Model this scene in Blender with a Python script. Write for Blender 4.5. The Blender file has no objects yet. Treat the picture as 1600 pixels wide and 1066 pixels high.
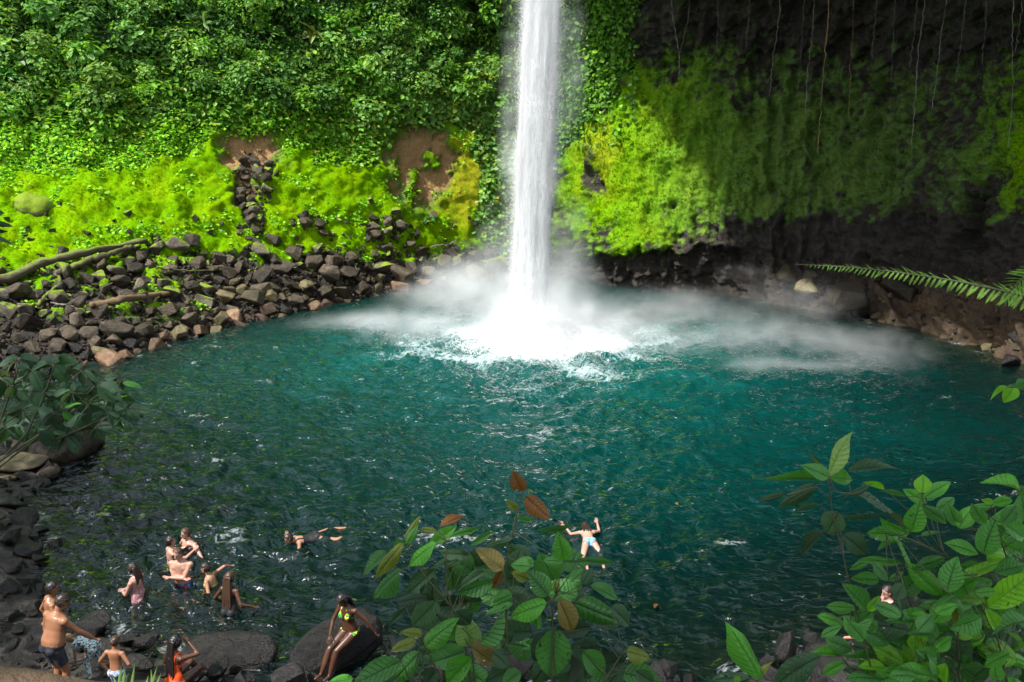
import bpy, bmesh, math, random
import numpy as np
from mathutils import Vector, Matrix

# ------------------------------------------------------------------ camera, sky, sun, exposure
SC = bpy.context.scene
COL = SC.collection
PITCH = math.radians(14.5)
CAMH = 9.3
FPX = 1250.0                       # focal length in pixels of the 1600 px wide photograph
cam_d = bpy.data.cameras.new('camera')
cam_d.sensor_width = 36.0
cam_d.lens = 36.0 * FPX / 1600.0
cam_d.clip_start = 0.05
cam_d.clip_end = 2000.0
cam_d.dof.use_dof = True
cam_d.dof.focus_distance = 9.0
cam_d.dof.aperture_fstop = 14.0
cam = bpy.data.objects.new('camera', cam_d)
cam.location = (0, 0, CAMH)
cam.rotation_euler = (math.pi / 2 - PITCH, 0, 0)
COL.objects.link(cam)
SC.camera = cam

SUN_DIR = Vector((-0.42, -0.36, 0.83)).normalized()      # from the ground towards the sun
world = bpy.data.worlds.new('World')
SC.world = world
world.use_nodes = True
wn = world.node_tree
wn.nodes.clear()
sky = wn.nodes.new('ShaderNodeTexSky')
sky.sky_type = 'NISHITA'
sky.sun_disc = False
sky.sun_elevation = math.asin(SUN_DIR.z)
sky.sun_rotation = math.atan2(SUN_DIR.x, SUN_DIR.y)
sky.air_density = 1.0
sky.dust_density = 2.0
bg = wn.nodes.new('ShaderNodeBackground')
bg.inputs['Strength'].default_value = 0.11
wo = wn.nodes.new('ShaderNodeOutputWorld')
tc = wn.nodes.new('ShaderNodeTexCoord')                 # broken white cloud added over the whole sky for fill and glints
cn = wn.nodes.new('ShaderNodeTexNoise')
cn.inputs['Scale'].default_value = 2.6; cn.inputs['Detail'].default_value = 6.0; cn.inputs['Roughness'].default_value = 0.6
cr = wn.nodes.new('ShaderNodeValToRGB')
cr.color_ramp.elements[0].position = 0.41; cr.color_ramp.elements[1].position = 0.58
cm = wn.nodes.new('ShaderNodeMix'); cm.data_type = 'RGBA'
cm.inputs[7].default_value = (9.6, 10.2, 11.0, 1.0)
wn.links.new(tc.outputs['Generated'], cn.inputs['Vector'])
wn.links.new(cn.outputs[0], cr.inputs[0])
wn.links.new(cr.outputs[0], cm.inputs[0])
wn.links.new(sky.outputs[0], cm.inputs[6])
wn.links.new(cm.outputs[2], bg.inputs[0])
wn.links.new(bg.outputs[0], wo.inputs[0])
sun_d = bpy.data.lights.new('sun', 'SUN')
sun_d.energy = 5.0
sun_d.angle = math.radians(1.0)
sun_d.color = (1.0, 0.965, 0.91)
sun = bpy.data.objects.new('sun', sun_d)
sun.rotation_euler = SUN_DIR.to_track_quat('Z', 'Y').to_euler()
sun.location = (-20, -10, 60)
COL.objects.link(sun)
SC.view_settings.view_transform = 'Standard'
SC.view_settings.look = 'None'
SC.view_settings.gamma = 1.0
SC.view_settings.exposure = 0.72
cy = SC.cycles
cy.use_denoising = True
cy.max_bounces = 9
cy.diffuse_bounces = 3
cy.glossy_bounces = 3
cy.transmission_bounces = 4
cy.transparent_max_bounces = 10
cy.volume_bounces = 7
cy.volume_max_steps = 256
cy.sample_clamp_indirect = 6.0
cy.sample_clamp_direct = 10.0
cy.caustics_reflective = False
cy.caustics_refractive = False

# ------------------------------------------------------------------ helpers
RNG = np.random.default_rng(11)
random.seed(5)
CP, SP = math.cos(PITCH), math.sin(PITCH)

def ray(x, y):
    u = (np.asarray(x, float) - 800.0) / FPX
    v = (np.asarray(y, float) - 533.0) / FPX
    return np.stack([u, CP - v * SP, -SP - v * CP], -1)

def at_z(x, y, z=0.0):                      # the point where a sight line meets the height z
    d = ray(x, y)
    t = (z - CAMH) / d[..., 2]
    return d * t[..., None] + np.array([0, 0, CAMH])

def at_y(x, y, Y):                          # the point of a sight line at the distance Y
    d = ray(x, y)
    t = np.asarray(Y, float) / d[..., 1]
    return d * t[..., None] + np.array([0, 0, CAMH])

def project(P):
    P = np.asarray(P, float)
    q = P - np.array([0, 0, CAMH])
    dep = q[..., 1] * CP - q[..., 2] * SP
    up = q[..., 1] * SP + q[..., 2] * CP
    return np.stack([800 + FPX * q[..., 0] / dep, 533 - FPX * up / dep], -1)

def smooth(a, b, x):
    t = np.clip((np.asarray(x, float) - a) / (b - a), 0, 1)
    return t * t * (3 - 2 * t)

_perm = np.random.default_rng(3).permutation(512)
_perm = np.concatenate([_perm, _perm, _perm])
_grad = np.random.default_rng(4).normal(size=(512, 3))
_grad /= np.linalg.norm(_grad, axis=1)[:, None]

def noise3(P):
    P = np.asarray(P, float)
    i = np.floor(P).astype(np.int64)
    f = P - i
    w = f * f * f * (f * (f * 6 - 15) + 10)
    i &= 511
    out = 0
    for dx in (0, 1):
        for dy in (0, 1):
            for dz in (0, 1):
                h = _perm[_perm[_perm[(i[..., 0] + dx) & 511] + ((i[..., 1] + dy) & 511)] + ((i[..., 2] + dz) & 511)] & 511
                g = _grad[h]
                d = (f[..., 0] - dx) * g[..., 0] + (f[..., 1] - dy) * g[..., 1] + (f[..., 2] - dz) * g[..., 2]
                wx = w[..., 0] if dx else 1 - w[..., 0]
                wy = w[..., 1] if dy else 1 - w[..., 1]
                wz = w[..., 2] if dz else 1 - w[..., 2]
                out = out + d * wx * wy * wz
    return out * 1.6

def fbm(P, octaves=4, gain=0.5, lac=2.03):
    P = np.asarray(P, float)
    a, s, o = 1.0, 0, 0
    for k in range(octaves):
        o = o + a * noise3(P + k * 17.3)
        s += a
        a *= gain
        P = P * lac
    return o / s

def mesh_np(name, V, F, mats=(), smooth_shade=True, attrs=None, uv=None):
    """V (n,3), F (m,k) with one k; attrs: {name: (n,) or (n,3)} per vertex."""
    V = np.ascontiguousarray(V, dtype=np.float32)
    F = np.ascontiguousarray(F, dtype=np.int32)
    me = bpy.data.meshes.new(name)
    k = F.shape[1]
    me.vertices.add(len(V))
    me.vertices.foreach_set('co', V.ravel())
    me.loops.add(F.size)
    me.loops.foreach_set('vertex_index', F.ravel())
    me.polygons.add(len(F))
    me.polygons.foreach_set('loop_start', np.arange(0, F.size, k, dtype=np.int32))
    me.polygons.foreach_set('loop_total', np.full(len(F), k, dtype=np.int32))
    me.polygons.foreach_set('use_smooth', np.full(len(F), smooth_shade, dtype=bool))
    for m in mats:
        me.materials.append(m)
    for an, a in (attrs or {}).items():
        a = np.asarray(a, dtype=np.float32)
        if a.ndim == 1:
            at = me.attributes.new(an, 'FLOAT', 'POINT')
            at.data.foreach_set('value', a.ravel())
        else:
            at = me.attributes.new(an, 'FLOAT_COLOR', 'POINT')
            c = np.ones((len(a), 4), np.float32)
            c[:, :3] = a
            at.data.foreach_set('color', c.ravel())
    if uv is not None:
        l = me.uv_layers.new(name='UVMap')
        l.data.foreach_set('uv', np.ascontiguousarray(uv, dtype=np.float32)[F.ravel()].ravel())
    me.update()
    me.validate()
    return me

def grid_faces(nu, nv):
    i = np.arange(nu * nv).reshape(nu, nv)
    return np.stack([i[:-1, :-1], i[1:, :-1], i[1:, 1:], i[:-1, 1:]], -1).reshape(-1, 4)

def link(name, me, parent=None, loc=None, kind=None, label=None, cat=None, group=None):
    o = bpy.data.objects.new(name, me)
    COL.objects.link(o)
    if parent is not None:
        o.parent = parent
    if loc is not None:
        o.location = loc
    tag(o, label, cat, group, kind)
    return o

def tag(o, label=None, cat=None, group=None, kind=None):
    if label: o['label'] = label
    if cat: o['category'] = cat
    if group: o['group'] = group
    if kind: o['kind'] = kind
    return o

def tube(pts, radii, sides=8, cap=True, rough=0.0, seed=0):
    """verts and quads of a tapered tube through pts."""
    pts = np.asarray(pts, float)
    n = len(pts)
    radii = np.broadcast_to(np.asarray(radii, float), (n,))
    T = np.gradient(pts, axis=0)
    T /= np.linalg.norm(T, axis=1)[:, None] + 1e-9
    ref = np.array([0, 0, 1.0]) if abs(T[:, 2]).mean() < 0.8 else np.array([1.0, 0, 0])
    V = []
    r_ = np.random.default_rng(seed)
    for i in range(n):
        a = np.cross(T[i], ref); a /= np.linalg.norm(a) + 1e-9
        b = np.cross(T[i], a)
        th = np.linspace(0, 2 * np.pi, sides, endpoint=False)
        rr = radii[i] * (1 + rough * r_.normal(size=sides))
        V.append(pts[i] + (np.cos(th) * rr)[:, None] * a + (np.sin(th) * rr)[:, None] * b)
    V = np.concatenate(V)
    F = []
    for i in range(n - 1):
        for k in range(sides):
            k2 = (k + 1) % sides
            F.append([i * sides + k, i * sides + k2, (i + 1) * sides + k2, (i + 1) * sides + k])
    if cap:
        c0 = len(V); V = np.concatenate([V, pts[:1], pts[-1:]])
        for k in range(sides):
            k2 = (k + 1) % sides
            F.append([c0, k2, k, k])
            e = (n - 1) * sides
            F.append([c0 + 1, e + k, e + k2, e + k2])
    return V, F

def mesh_mixed(name, V, F, mats=(), smooth_shade=True):
    F = [list(dict.fromkeys(int(i) for i in f)) for f in F]
    me = bpy.data.meshes.new(name)
    me.from_pydata([tuple(v) for v in np.asarray(V, float)], [], F)
    for m in mats:
        me.materials.append(m)
    me.polygons.foreach_set('use_smooth', [smooth_shade] * len(me.polygons))
    me.update()
    return me

class Mat:
    """small node-tree writer"""
    def __init__(self, name):
        self.m = bpy.data.materials.new(name)
        self.m.use_nodes = True
        self.t = self.m.node_tree
        self.t.nodes.clear()
        self.out = self.t.nodes.new('ShaderNodeOutputMaterial')
    def n(self, typ, props=None, **ins):
        nd = self.t.nodes.new('ShaderNode' + typ)
        for k, v in (props or {}).items():
            setattr(nd, k, v)
        for k, v in ins.items():
            key = k.replace('_', ' ')
            s = nd.inputs[int(k[1:])] if (k[0] == 'i' and k[1:].isdigit()) else nd.inputs[key]
            self.put(s, v)
        return nd
    def put(self, s, v):
        if isinstance(v, bpy.types.NodeSocket):
            self.t.links.new(v, s)
        elif isinstance(v, bpy.types.Node):
            self.t.links.new(v.outputs[0], s)
        else:
            if isinstance(v, (tuple, list)) and len(v) == 3 and s.type == 'RGBA':
                v = (*v, 1.0)
            s.default_value = v
    def math(self, op, a, b=None, clamp=False):
        nd = self.t.nodes.new('ShaderNodeMath'); nd.operation = op; nd.use_clamp = clamp
        self.put(nd.inputs[0], a)
        if b is not None: self.put(nd.inputs[1], b)
        return nd.outputs[0]
    def mix(self, f, a, b, blend='MIX'):
        nd = self.t.nodes.new('ShaderNodeMix'); nd.data_type = 'RGBA'; nd.blend_type = blend
        self.put(nd.inputs[0], f); self.put(nd.inputs[6], a); self.put(nd.inputs[7], b)
        return nd.outputs[2]
    def ramp(self, f, *stops):
        nd = self.t.nodes.new('ShaderNodeValToRGB')
        e = nd.color_ramp.elements
        while len(e) < len(stops): e.new(0.5)
        for el, (p, c) in zip(e, stops):
            el.position = p
            el.color = (*c, 1.0) if isinstance(c, (tuple, list)) else (c, c, c, 1.0)
        self.put(nd.inputs[0], f)
        return nd.outputs[0]
    def noise(self, scale, detail=4, rough=0.55, vec=None, dist=0.0):
        nd = self.t.nodes.new('ShaderNodeTexNoise')
        nd.inputs['Scale'].default_value = scale
        nd.inputs['Detail'].default_value = detail
        nd.inputs['Roughness'].default_value = rough
        nd.inputs['Distortion'].default_value = dist
        if vec is not None: self.put(nd.inputs['Vector'], vec)
        return nd.outputs[0]
    def attr(self, name):
        nd = self.t.nodes.new('ShaderNodeAttribute'); nd.attribute_name = name
        return nd
    def coord(self, which='Object'):
        return self.t.nodes.new('ShaderNodeTexCoord').outputs[which]
    def pos(self):
        return self.t.nodes.new('ShaderNodeNewGeometry').outputs['Position']
    def mapping(self, vec, scale=(1, 1, 1), rot=(0, 0, 0), loc=(0, 0, 0)):
        nd = self.t.nodes.new('ShaderNodeMapping')
        nd.inputs['Scale'].default_value = scale; nd.inputs['Rotation'].default_value = rot; nd.inputs['Location'].default_value = loc
        self.put(nd.inputs['Vector'], vec)
        return nd.outputs[0]
    def bump(self, h, strength=0.5, dist=0.1, normal=None):
        nd = self.t.nodes.new('ShaderNodeBump')
        nd.inputs['Strength'].default_value = strength
        nd.inputs['Distance'].default_value = dist
        self.put(nd.inputs['Height'], h)
        if normal is not None: self.put(nd.inputs['Normal'], normal)
        return nd.outputs[0]
    def principled(self, **ins):
        nd = self.n('BsdfPrincipled', None, **ins)
        return nd
    def surface(self, s):
        self.put(self.out.inputs['Surface'], s)
        return self.m
    def volume(self, s):
        self.put(self.out.inputs['Volume'], s)
        return self.m

# ------------------------------------------------------------------ the cliff: one surface from the pool floor up to the overhang
COLS = [  # photo column, shore distance, then (row, distance) up the profile
    (-350, 22.0, (430, 30), (270, 36), (130, 40), (0, 43), (-180, 47), (-420, 53)),
    (-100, 26.0, (430, 34), (265, 40), (130, 43), (0, 45.5), (-180, 49), (-420, 55)),
    (0, 28.5, (425, 36.5), (262, 42), (130, 45), (0, 47), (-180, 50), (-420, 56)),
    (130, 31.5, (420, 38), (258, 43.5), (130, 46), (0, 48), (-180, 51), (-420, 57)),
    (300, 37.0, (405, 42), (240, 46.5), (120, 49), (0, 50.5), (-180, 53), (-420, 58)),
    (450, 42.0, (392, 45.5), (235, 49.5), (120, 51.5), (0, 53), (-180, 55), (-420, 58)),
    (560, 46.0, (388, 48.5), (225, 52), (110, 53.5), (0, 54), (-180, 55), (-420, 57)),
    (680, 51.0, (392, 53), (200, 55), (100, 55.5), (0, 55.7), (-180, 55), (-420, 55)),
    (760, 53.0, (400, 54.5), (200, 56), (100, 56.3), (0, 56.3), (-180, 54), (-420, 51)),
    (820, 53.0, (400, 54.5), (200, 56.5), (100, 57), (0, 56.5), (-180, 52), (-420, 45)),
    (890, 52.0, (392, 52.5), (200, 54.5), (110, 55.5), (0, 54), (-180, 49), (-420, 41)),
    (950, 50.0, (385, 48.7), (200, 51), (100, 52), (0, 50.5), (-180, 45), (-420, 36)),
    (1100, 48.0, (380, 47.2), (200, 49), (100, 49.5), (0, 47.5), (-180, 41), (-420, 31)),
    (1300, 42.0, (415, 45.5), (220, 47), (100, 47), (0, 44.5), (-180, 38), (-420, 28)),
    (1450, 37.5, (425, 41.5), (230, 43), (100, 43), (0, 41), (-180, 34.5), (-420, 26)),
    (1550, 33.5, (430, 38), (230, 39.5), (100, 39.5), (0, 37.5), (-180, 32), (-420, 24)),
    (1650, 30.0, (430, 35), (230, 37), (100, 37), (0, 35), (-180, 30), (-420, 23)),
    (1850, 25.0, (430, 30), (230, 32), (100, 32), (0, 30), (-180, 26), (-420, 20)),
    (2200, 18.0, (430, 22), (230, 24), (100, 24), (0, 23), (-180, 20), (-420, 16)),
]
NS = 780
SEG = [12, 56, 74, 48, 46, 20, 20, 14]
TOPZ = np.interp([c[0] for c in COLS], [-350, 0, 130, 300, 450, 2200], [22, 24, 28, 36, 46, 46])
cx = np.array([c[0] for c in COLS], float)
ctrl = np.zeros((len(COLS), 9, 3))
for i, c in enumerate(COLS):
    sh = np.array([0, c[1], 0.0])
    d = ray(c[0], 533.0)
    sh[0] = (c[0] - 800) / FPX * (c[1] * CP + CAMH * SP)
    ctrl[i, 1] = sh
    ctrl[i, 0] = sh * np.array([0.93, 0.93, 1]) + np.array([0, 0, -3.2])
    for k in range(6):
        ctrl[i, 2 + k] = at_y(c[0], c[2 + k][0], c[2 + k][1])
    top = ctrl[i, 7] * 1.06
    top[2] = max(TOPZ[i], ctrl[i, 7, 2] + 2)
    ctrl[i, 8] = top
ss = np.linspace(cx[0], cx[-1], NS)
dense = np.zeros((NS, 9, 3))
for k in range(9):
    for a in range(3):
        dense[:, k, a] = np.interp(ss, cx, ctrl[:, k, a])
kern = np.exp(-0.5 * (np.arange(-24, 25) / 9.0) ** 2); kern /= kern.sum()
pad = np.concatenate([np.repeat(dense[:1], 24, 0) + (np.arange(-24, 0)[:, None, None]) * (dense[1:2] - dense[:1]),
                      dense, np.repeat(dense[-1:], 24, 0) + (np.arange(1, 25)[:, None, None]) * (dense[-1:] - dense[-2:-1])])
dense = np.stack([np.stack([np.convolve(pad[:, k, a], kern, 'valid') for a in range(3)], -1) for k in range(9)], 1)
rows = []
for k in range(8):
    t = np.linspace(0, 1, SEG[k], endpoint=False)
    rows.append(dense[:, k, None, :] * (1 - t)[None, :, None] + dense[:, k + 1, None, :] * t[None, :, None])
rows.append(dense[:, 8:9, :])
CL = np.concatenate(rows, 1)                       # (NS, NT, 3)
NT = CL.shape[1]
k2 = np.exp(-0.5 * (np.arange(-7, 8) / 3.0) ** 2); k2 /= k2.sum()
pp = np.concatenate([np.repeat(CL[:, :1], 7, 1), CL, np.repeat(CL[:, -1:], 7, 1)], 1)
CL = sum(k2[j] * pp[:, j:j + NT] for j in range(15))

def grid_normals(G):
    du = np.gradient(G, axis=0); dv = np.gradient(G, axis=1)
    n = np.cross(dv, du)
    n /= np.linalg.norm(n, axis=-1)[..., None] + 1e-9
    return n
CN = grid_normals(CL)
if (CN * (np.array([2, 25, 8.0]) - CL)).sum(-1).mean() < 0:
    CN = -CN
PX = project(CL)                                   # where each point of the wall stands in the photograph
px, py = PX[..., 0], PX[..., 1]
jit = 26 * fbm(CL * 0.9, 3) + 10 * fbm(CL * 3.1 + 9, 2)
jx, jy = px + jit, py + 26 * fbm(CL * 0.8 + 40, 3) + 9 * fbm(CL * 3.3 + 70, 2)
leaf_edge = np.interp(jx, [-400, 0, 110, 200, 300, 335, 360, 440, 480, 590, 612, 725, 738, 752, 800, 845, 880, 930, 975, 985, 1000, 3000],
                      [270, 262, 268, 262, 238, 205, 200, 205, 238, 262, 196, 190, 205, 380, 395, 395, 230, 190, 135, 110, -60, -900])
M_LEAF = smooth(8, -8, jy - leaf_edge)
talus_edge = np.interp(jx, [-400, 0, 100, 190, 240, 300, 350, 420, 480, 560, 640, 700, 760, 800], [440, 432, 424, 404, 378, 398, 402, 392, 392, 400, 394, 394, 392, 398])
M_TALUS = smooth(-8, 8, jy - talus_edge - 26 * smooth(0.0, 0.5, fbm(CL * 0.7 + 130, 3))) * smooth(830, 790, px)
M_TALUS *= 1 - 0.95 * smooth(0.02, 0.22, fbm(CL * 1.1 + 150, 3)) * smooth(345, 300, px) * smooth(520, 480, py)
def blob(x, y, rx, ry, soft=0.35):
    d = np.sqrt(((jx - x) / rx) ** 2 + ((jy - y) / ry) ** 2)
    return smooth(1 + soft, 1 - soft, d)
M_SOIL = np.clip(blob(390, 236, 46, 34) + blob(655, 258, 44, 70) + blob(696, 250, 17, 42) + 0.9 * blob(380, 300, 18, 40), 0, 1)
M_SOIL *= 1 - 0.9 * np.clip(blob(675, 250, 9, 16) + blob(648, 275, 8, 14) + blob(640, 300, 8, 30), 0, 1)
M_SOIL = np.clip(M_SOIL + 0.20 * smooth(432, 462, jy) * smooth(1220, 1420, jx) * (0.5 + 0.8 * smooth(-0.2, 0.3, fbm(CL * 0.6 + 210, 3))), 0, 1)
M_OCHRE = np.clip(blob(728, 270, 18, 85) + 0.7 * blob(700, 320, 16, 50) + 0.6 * blob(935, 250, 30, 60), 0, 1)
left_moss = (1 - M_LEAF) * (1 - M_TALUS) * (1 - M_SOIL) * smooth(800, 760, px)
rough1 = fbm(CL * np.array([0.9, 0.9, 0.5]) + 5, 4)
rough2 = fbm(CL * 2.6 + 31, 3)
right = smooth(840, 880, px)
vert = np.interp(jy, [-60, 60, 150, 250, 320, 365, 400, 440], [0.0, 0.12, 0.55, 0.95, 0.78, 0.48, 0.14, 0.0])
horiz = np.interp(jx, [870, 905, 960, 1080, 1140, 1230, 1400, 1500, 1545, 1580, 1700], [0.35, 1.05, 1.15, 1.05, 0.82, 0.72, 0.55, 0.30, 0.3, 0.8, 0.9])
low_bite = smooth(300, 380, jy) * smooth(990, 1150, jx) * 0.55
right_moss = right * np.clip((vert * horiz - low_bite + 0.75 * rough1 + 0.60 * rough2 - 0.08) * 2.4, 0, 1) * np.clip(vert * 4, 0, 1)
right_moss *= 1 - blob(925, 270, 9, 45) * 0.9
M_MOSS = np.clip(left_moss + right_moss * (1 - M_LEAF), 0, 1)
M_LIT = np.clip(left_moss + right_moss * np.interp(jx, [870, 920, 1000, 1100, 1200, 1500, 1560, 1600], [0.8, 1, 0.9, 0.6, 0.25, 0.15, 0.6, 1.0]), 0, 1)  # moss tone fades rightward: the overhang's shade is put into the colour
CLIFF_PX = PX.copy()

# dark hollows in the growth
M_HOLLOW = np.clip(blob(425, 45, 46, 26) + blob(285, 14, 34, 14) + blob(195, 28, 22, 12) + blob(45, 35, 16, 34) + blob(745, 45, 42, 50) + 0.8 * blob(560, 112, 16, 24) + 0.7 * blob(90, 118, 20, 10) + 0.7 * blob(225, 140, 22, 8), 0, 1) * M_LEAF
# relief of the wall
n_big = fbm(CL * np.array([0.32, 0.32, 0.32]) + 3, 3)
n_mid = fbm(CL * 0.85 + 11, 4)
n_rib = fbm(CL * np.array([1.1, 0.5, 0.28]) + 23, 4)
n_fine = fbm(CL * 2.7 + 50, 3)
disp = M_LEAF * (1.0 * n_big + 0.75 * n_mid + 0.25 * n_fine) * np.where(px < 860, 1, 0.5)
disp -= 1.3 * M_HOLLOW
disp += left_moss * (0.55 * n_mid + 0.05 * n_fine + 0.25)
disp += M_SOIL * (-0.35 + 0.35 * n_mid + 0.12 * n_fine)
disp += M_TALUS * (0.25 * n_mid)
rightrock = right * (1 - M_LEAF)
disp += rightrock * (1 - 0.55 * right_moss * M_LIT) * (1.45 * n_rib + 0.8 * n_mid + 0.34 * n_fine + 0.12 * fbm(CL * np.array([4, 4, 7]), 3) + 0.14 * right_moss)
# the undercut ledge behind the fall, and the dark hollow further along
ledge = right * smooth(1230, 1120, px) * smooth(880, 905, px)
disp += ledge * (-0.55 * smooth(388, 400, jy) * smooth(428, 412, jy) + 0.35 * smooth(378, 384, jy) * smooth(392, 387, jy))
disp -= 1.6 * smooth(1490, 1505, jx) * smooth(1535, 1520, jx) * smooth(300, 315, jy) * smooth(395, 380, jy)
disp += right * smooth(16.5, 21, CL[..., 2]) * (1.6 * n_mid + 2.0 * n_big + 0.5 * n_fine)  # ragged unseen lip, shaped to break up its shadow edge
disp *= smooth(-0.6, 0.6, CL[..., 2])
CL = CL + CN * disp[..., None]
CN = grid_normals(CL)
if (CN * (np.array([2, 25, 8.0]) - CL)).sum(-1).mean() < 0:
    CN = -CN

def mat_cliff():
    M = Mat('cliff_rock_moss')
    P = M.pos()
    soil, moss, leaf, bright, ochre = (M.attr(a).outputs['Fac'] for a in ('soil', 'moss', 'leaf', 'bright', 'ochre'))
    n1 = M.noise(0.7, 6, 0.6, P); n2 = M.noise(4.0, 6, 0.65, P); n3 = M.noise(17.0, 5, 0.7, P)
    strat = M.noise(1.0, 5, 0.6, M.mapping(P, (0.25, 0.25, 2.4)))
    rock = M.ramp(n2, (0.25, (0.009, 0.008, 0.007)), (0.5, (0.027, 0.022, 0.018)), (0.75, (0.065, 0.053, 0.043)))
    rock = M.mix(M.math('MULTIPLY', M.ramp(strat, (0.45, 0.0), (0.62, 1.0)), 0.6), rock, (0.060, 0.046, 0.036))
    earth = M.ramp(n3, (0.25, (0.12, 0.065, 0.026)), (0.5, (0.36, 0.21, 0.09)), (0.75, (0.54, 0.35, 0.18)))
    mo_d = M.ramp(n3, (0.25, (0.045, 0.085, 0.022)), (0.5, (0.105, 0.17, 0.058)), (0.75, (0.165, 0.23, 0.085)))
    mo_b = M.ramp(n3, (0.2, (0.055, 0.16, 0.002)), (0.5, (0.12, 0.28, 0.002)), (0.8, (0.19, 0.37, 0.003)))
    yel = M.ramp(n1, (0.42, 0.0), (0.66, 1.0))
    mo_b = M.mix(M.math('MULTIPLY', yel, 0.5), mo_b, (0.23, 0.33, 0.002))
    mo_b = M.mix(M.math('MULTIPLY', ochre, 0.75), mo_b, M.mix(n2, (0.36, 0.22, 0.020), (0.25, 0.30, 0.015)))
    mossc = M.mix(bright, mo_d, mo_b)  # shaded and sunlit moss tones, mixed by place
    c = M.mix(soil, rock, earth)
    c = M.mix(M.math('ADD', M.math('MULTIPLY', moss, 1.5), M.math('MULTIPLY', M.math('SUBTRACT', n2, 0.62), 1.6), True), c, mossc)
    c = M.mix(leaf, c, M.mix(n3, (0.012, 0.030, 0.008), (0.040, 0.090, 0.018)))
    h = M.math('ADD', M.math('MULTIPLY', n3, 0.35), n2)
    h = M.math('MULTIPLY', h, M.math('SUBTRACT', 1.0, M.math('MULTIPLY', M.math('MULTIPLY', moss, bright), 0.75)))
    wet = M.mix(moss, (0.42, 0.42, 0.42), (0.9, 0.9, 0.9))
    wet = M.mix(soil, wet, (0.95, 0.95, 0.95))
    b = M.principled(Base_Color=c, Roughness=wet, Normal=M.bump(h, 0.9, 0.22))
    M.put(b.inputs['Specular IOR Level'], M.math('MULTIPLY', M.math('SUBTRACT', 1.0, moss, True), 0.3))
    return M.surface(b)
MAT_CLIFF = mat_cliff()
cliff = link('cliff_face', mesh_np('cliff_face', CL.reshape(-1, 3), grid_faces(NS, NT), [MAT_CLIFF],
             attrs={'moss': M_MOSS.ravel(), 'leaf': M_LEAF.ravel(), 'soil': M_SOIL.ravel(), 'bright': M_LIT.ravel(), 'ochre': M_OCHRE.ravel()}),
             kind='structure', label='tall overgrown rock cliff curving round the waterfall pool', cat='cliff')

# ------------------------------------------------------------------ the near bank under the viewpoint
_nq = np.array([(-420, 690), (-160, 640), (20, 655), (110, 705), (95, 745), (45, 775), (60, 815), (80, 860), (70, 905), (98, 945), (150, 985), (215, 1010), (320, 1040), (450, 1062),
                (620, 1075), (820, 1082), (1000, 1080), (1180, 1045), (1290, 1005), (1420, 960), (1640, 860), (2000, 800)], float)
NEAR = at_z(_nq[:, 0], _nq[:, 1], 0.0)[:, :2]
seg_l = np.r_[0, np.cumsum(np.linalg.norm(np.diff(NEAR, axis=0), axis=1))]
nl = np.linspace(0, seg_l[-1], 360)
near = np.stack([np.interp(nl, seg_l, NEAR[:, 0]), np.interp(nl, seg_l, NEAR[:, 1])], -1)
kk = np.exp(-0.5 * (np.arange(-12, 13) / 5.0) ** 2); kk /= kk.sum()
npd = np.concatenate([np.repeat(near[:1], 12, 0), near, np.repeat(near[-1:], 12, 0)])
near = np.stack([np.convolve(npd[:, a], kk, 'valid') for a in range(2)], -1)
tn = np.gradient(near, axis=0); tn /= np.linalg.norm(tn, axis=1)[:, None]
out_n = np.stack([tn[:, 1], -tn[:, 0]], -1)
out_n[:, 1] -= 0.0
if (out_n[200] * np.array([0, -1])).sum() < 0: out_n = -out_n
pd = np.array([-3.0, -1.2, 0, 0.6, 1.2, 2, 3, 4.5, 6, 7.5, 9, 11, 13.5, 17, 25])
pz = np.array([-1.8, -0.75, -0.05, 0.12, 0.25, 0.42, 0.75, 1.7, 2.8, 3.8, 4.9, 6.1, 7.5, 8.2, 9.0])
dd = np.interp(np.linspace(0, 14, 90), np.arange(15), pd)
zz = np.interp(dd, pd, pz)
sink = np.stack([np.zeros(360), -np.ones(360)], -1)
w_ = smooth(2, 7, dd)[None, :, None]
dirs = out_n[:, None, :] * (1 - w_) + w_ * (0.5 * out_n[:, None, :] + 0.5 * np.array([0, -1.0])[None, None])
NB = np.zeros((360, 90, 3))
NB[..., :2] = near[:, None, :] + dirs * dd[None, :, None]
NB[..., 2] = zz[None, :]
NB[..., 2] += 0.35 * fbm(NB * 0.8, 4) * smooth(-0.5, 1.5, dd)[None, :]
NB[..., 2] = np.minimum(NB[..., 2], np.where(NB[..., 1] > 0, 9.35 - 0.70 * NB[..., 1] + 30 * smooth(13, 18, NB[..., 1]), 7.6))
def mat_bank():
    M = Mat('dark_wet_bank')
    P = M.pos()
    n1 = M.noise(1.3, 5, 0.6, P); n2 = M.noise(9, 6, 0.65, P)
    c = M.ramp(n2, (0.3, (0.010, 0.009, 0.008)), (0.55, (0.030, 0.025, 0.020)), (0.8, (0.060, 0.050, 0.040)))
    c = M.mix(M.ramp(n1, (0.5, 0.0), (0.7, 0.6)), c, (0.030, 0.036, 0.012))
    b = M.principled(Base_Color=c, Roughness=0.55, Normal=M.bump(n2, 0.8, 0.15))
    return M.surface(b)
MAT_BANK = mat_bank()
bank = link('near_bank', mesh_np('near_bank', NB.reshape(-1, 3), grid_faces(360, 90), [MAT_BANK]), kind='structure',
            label='dark wet stony bank rising from the near side of the pool', cat='bank')

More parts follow.
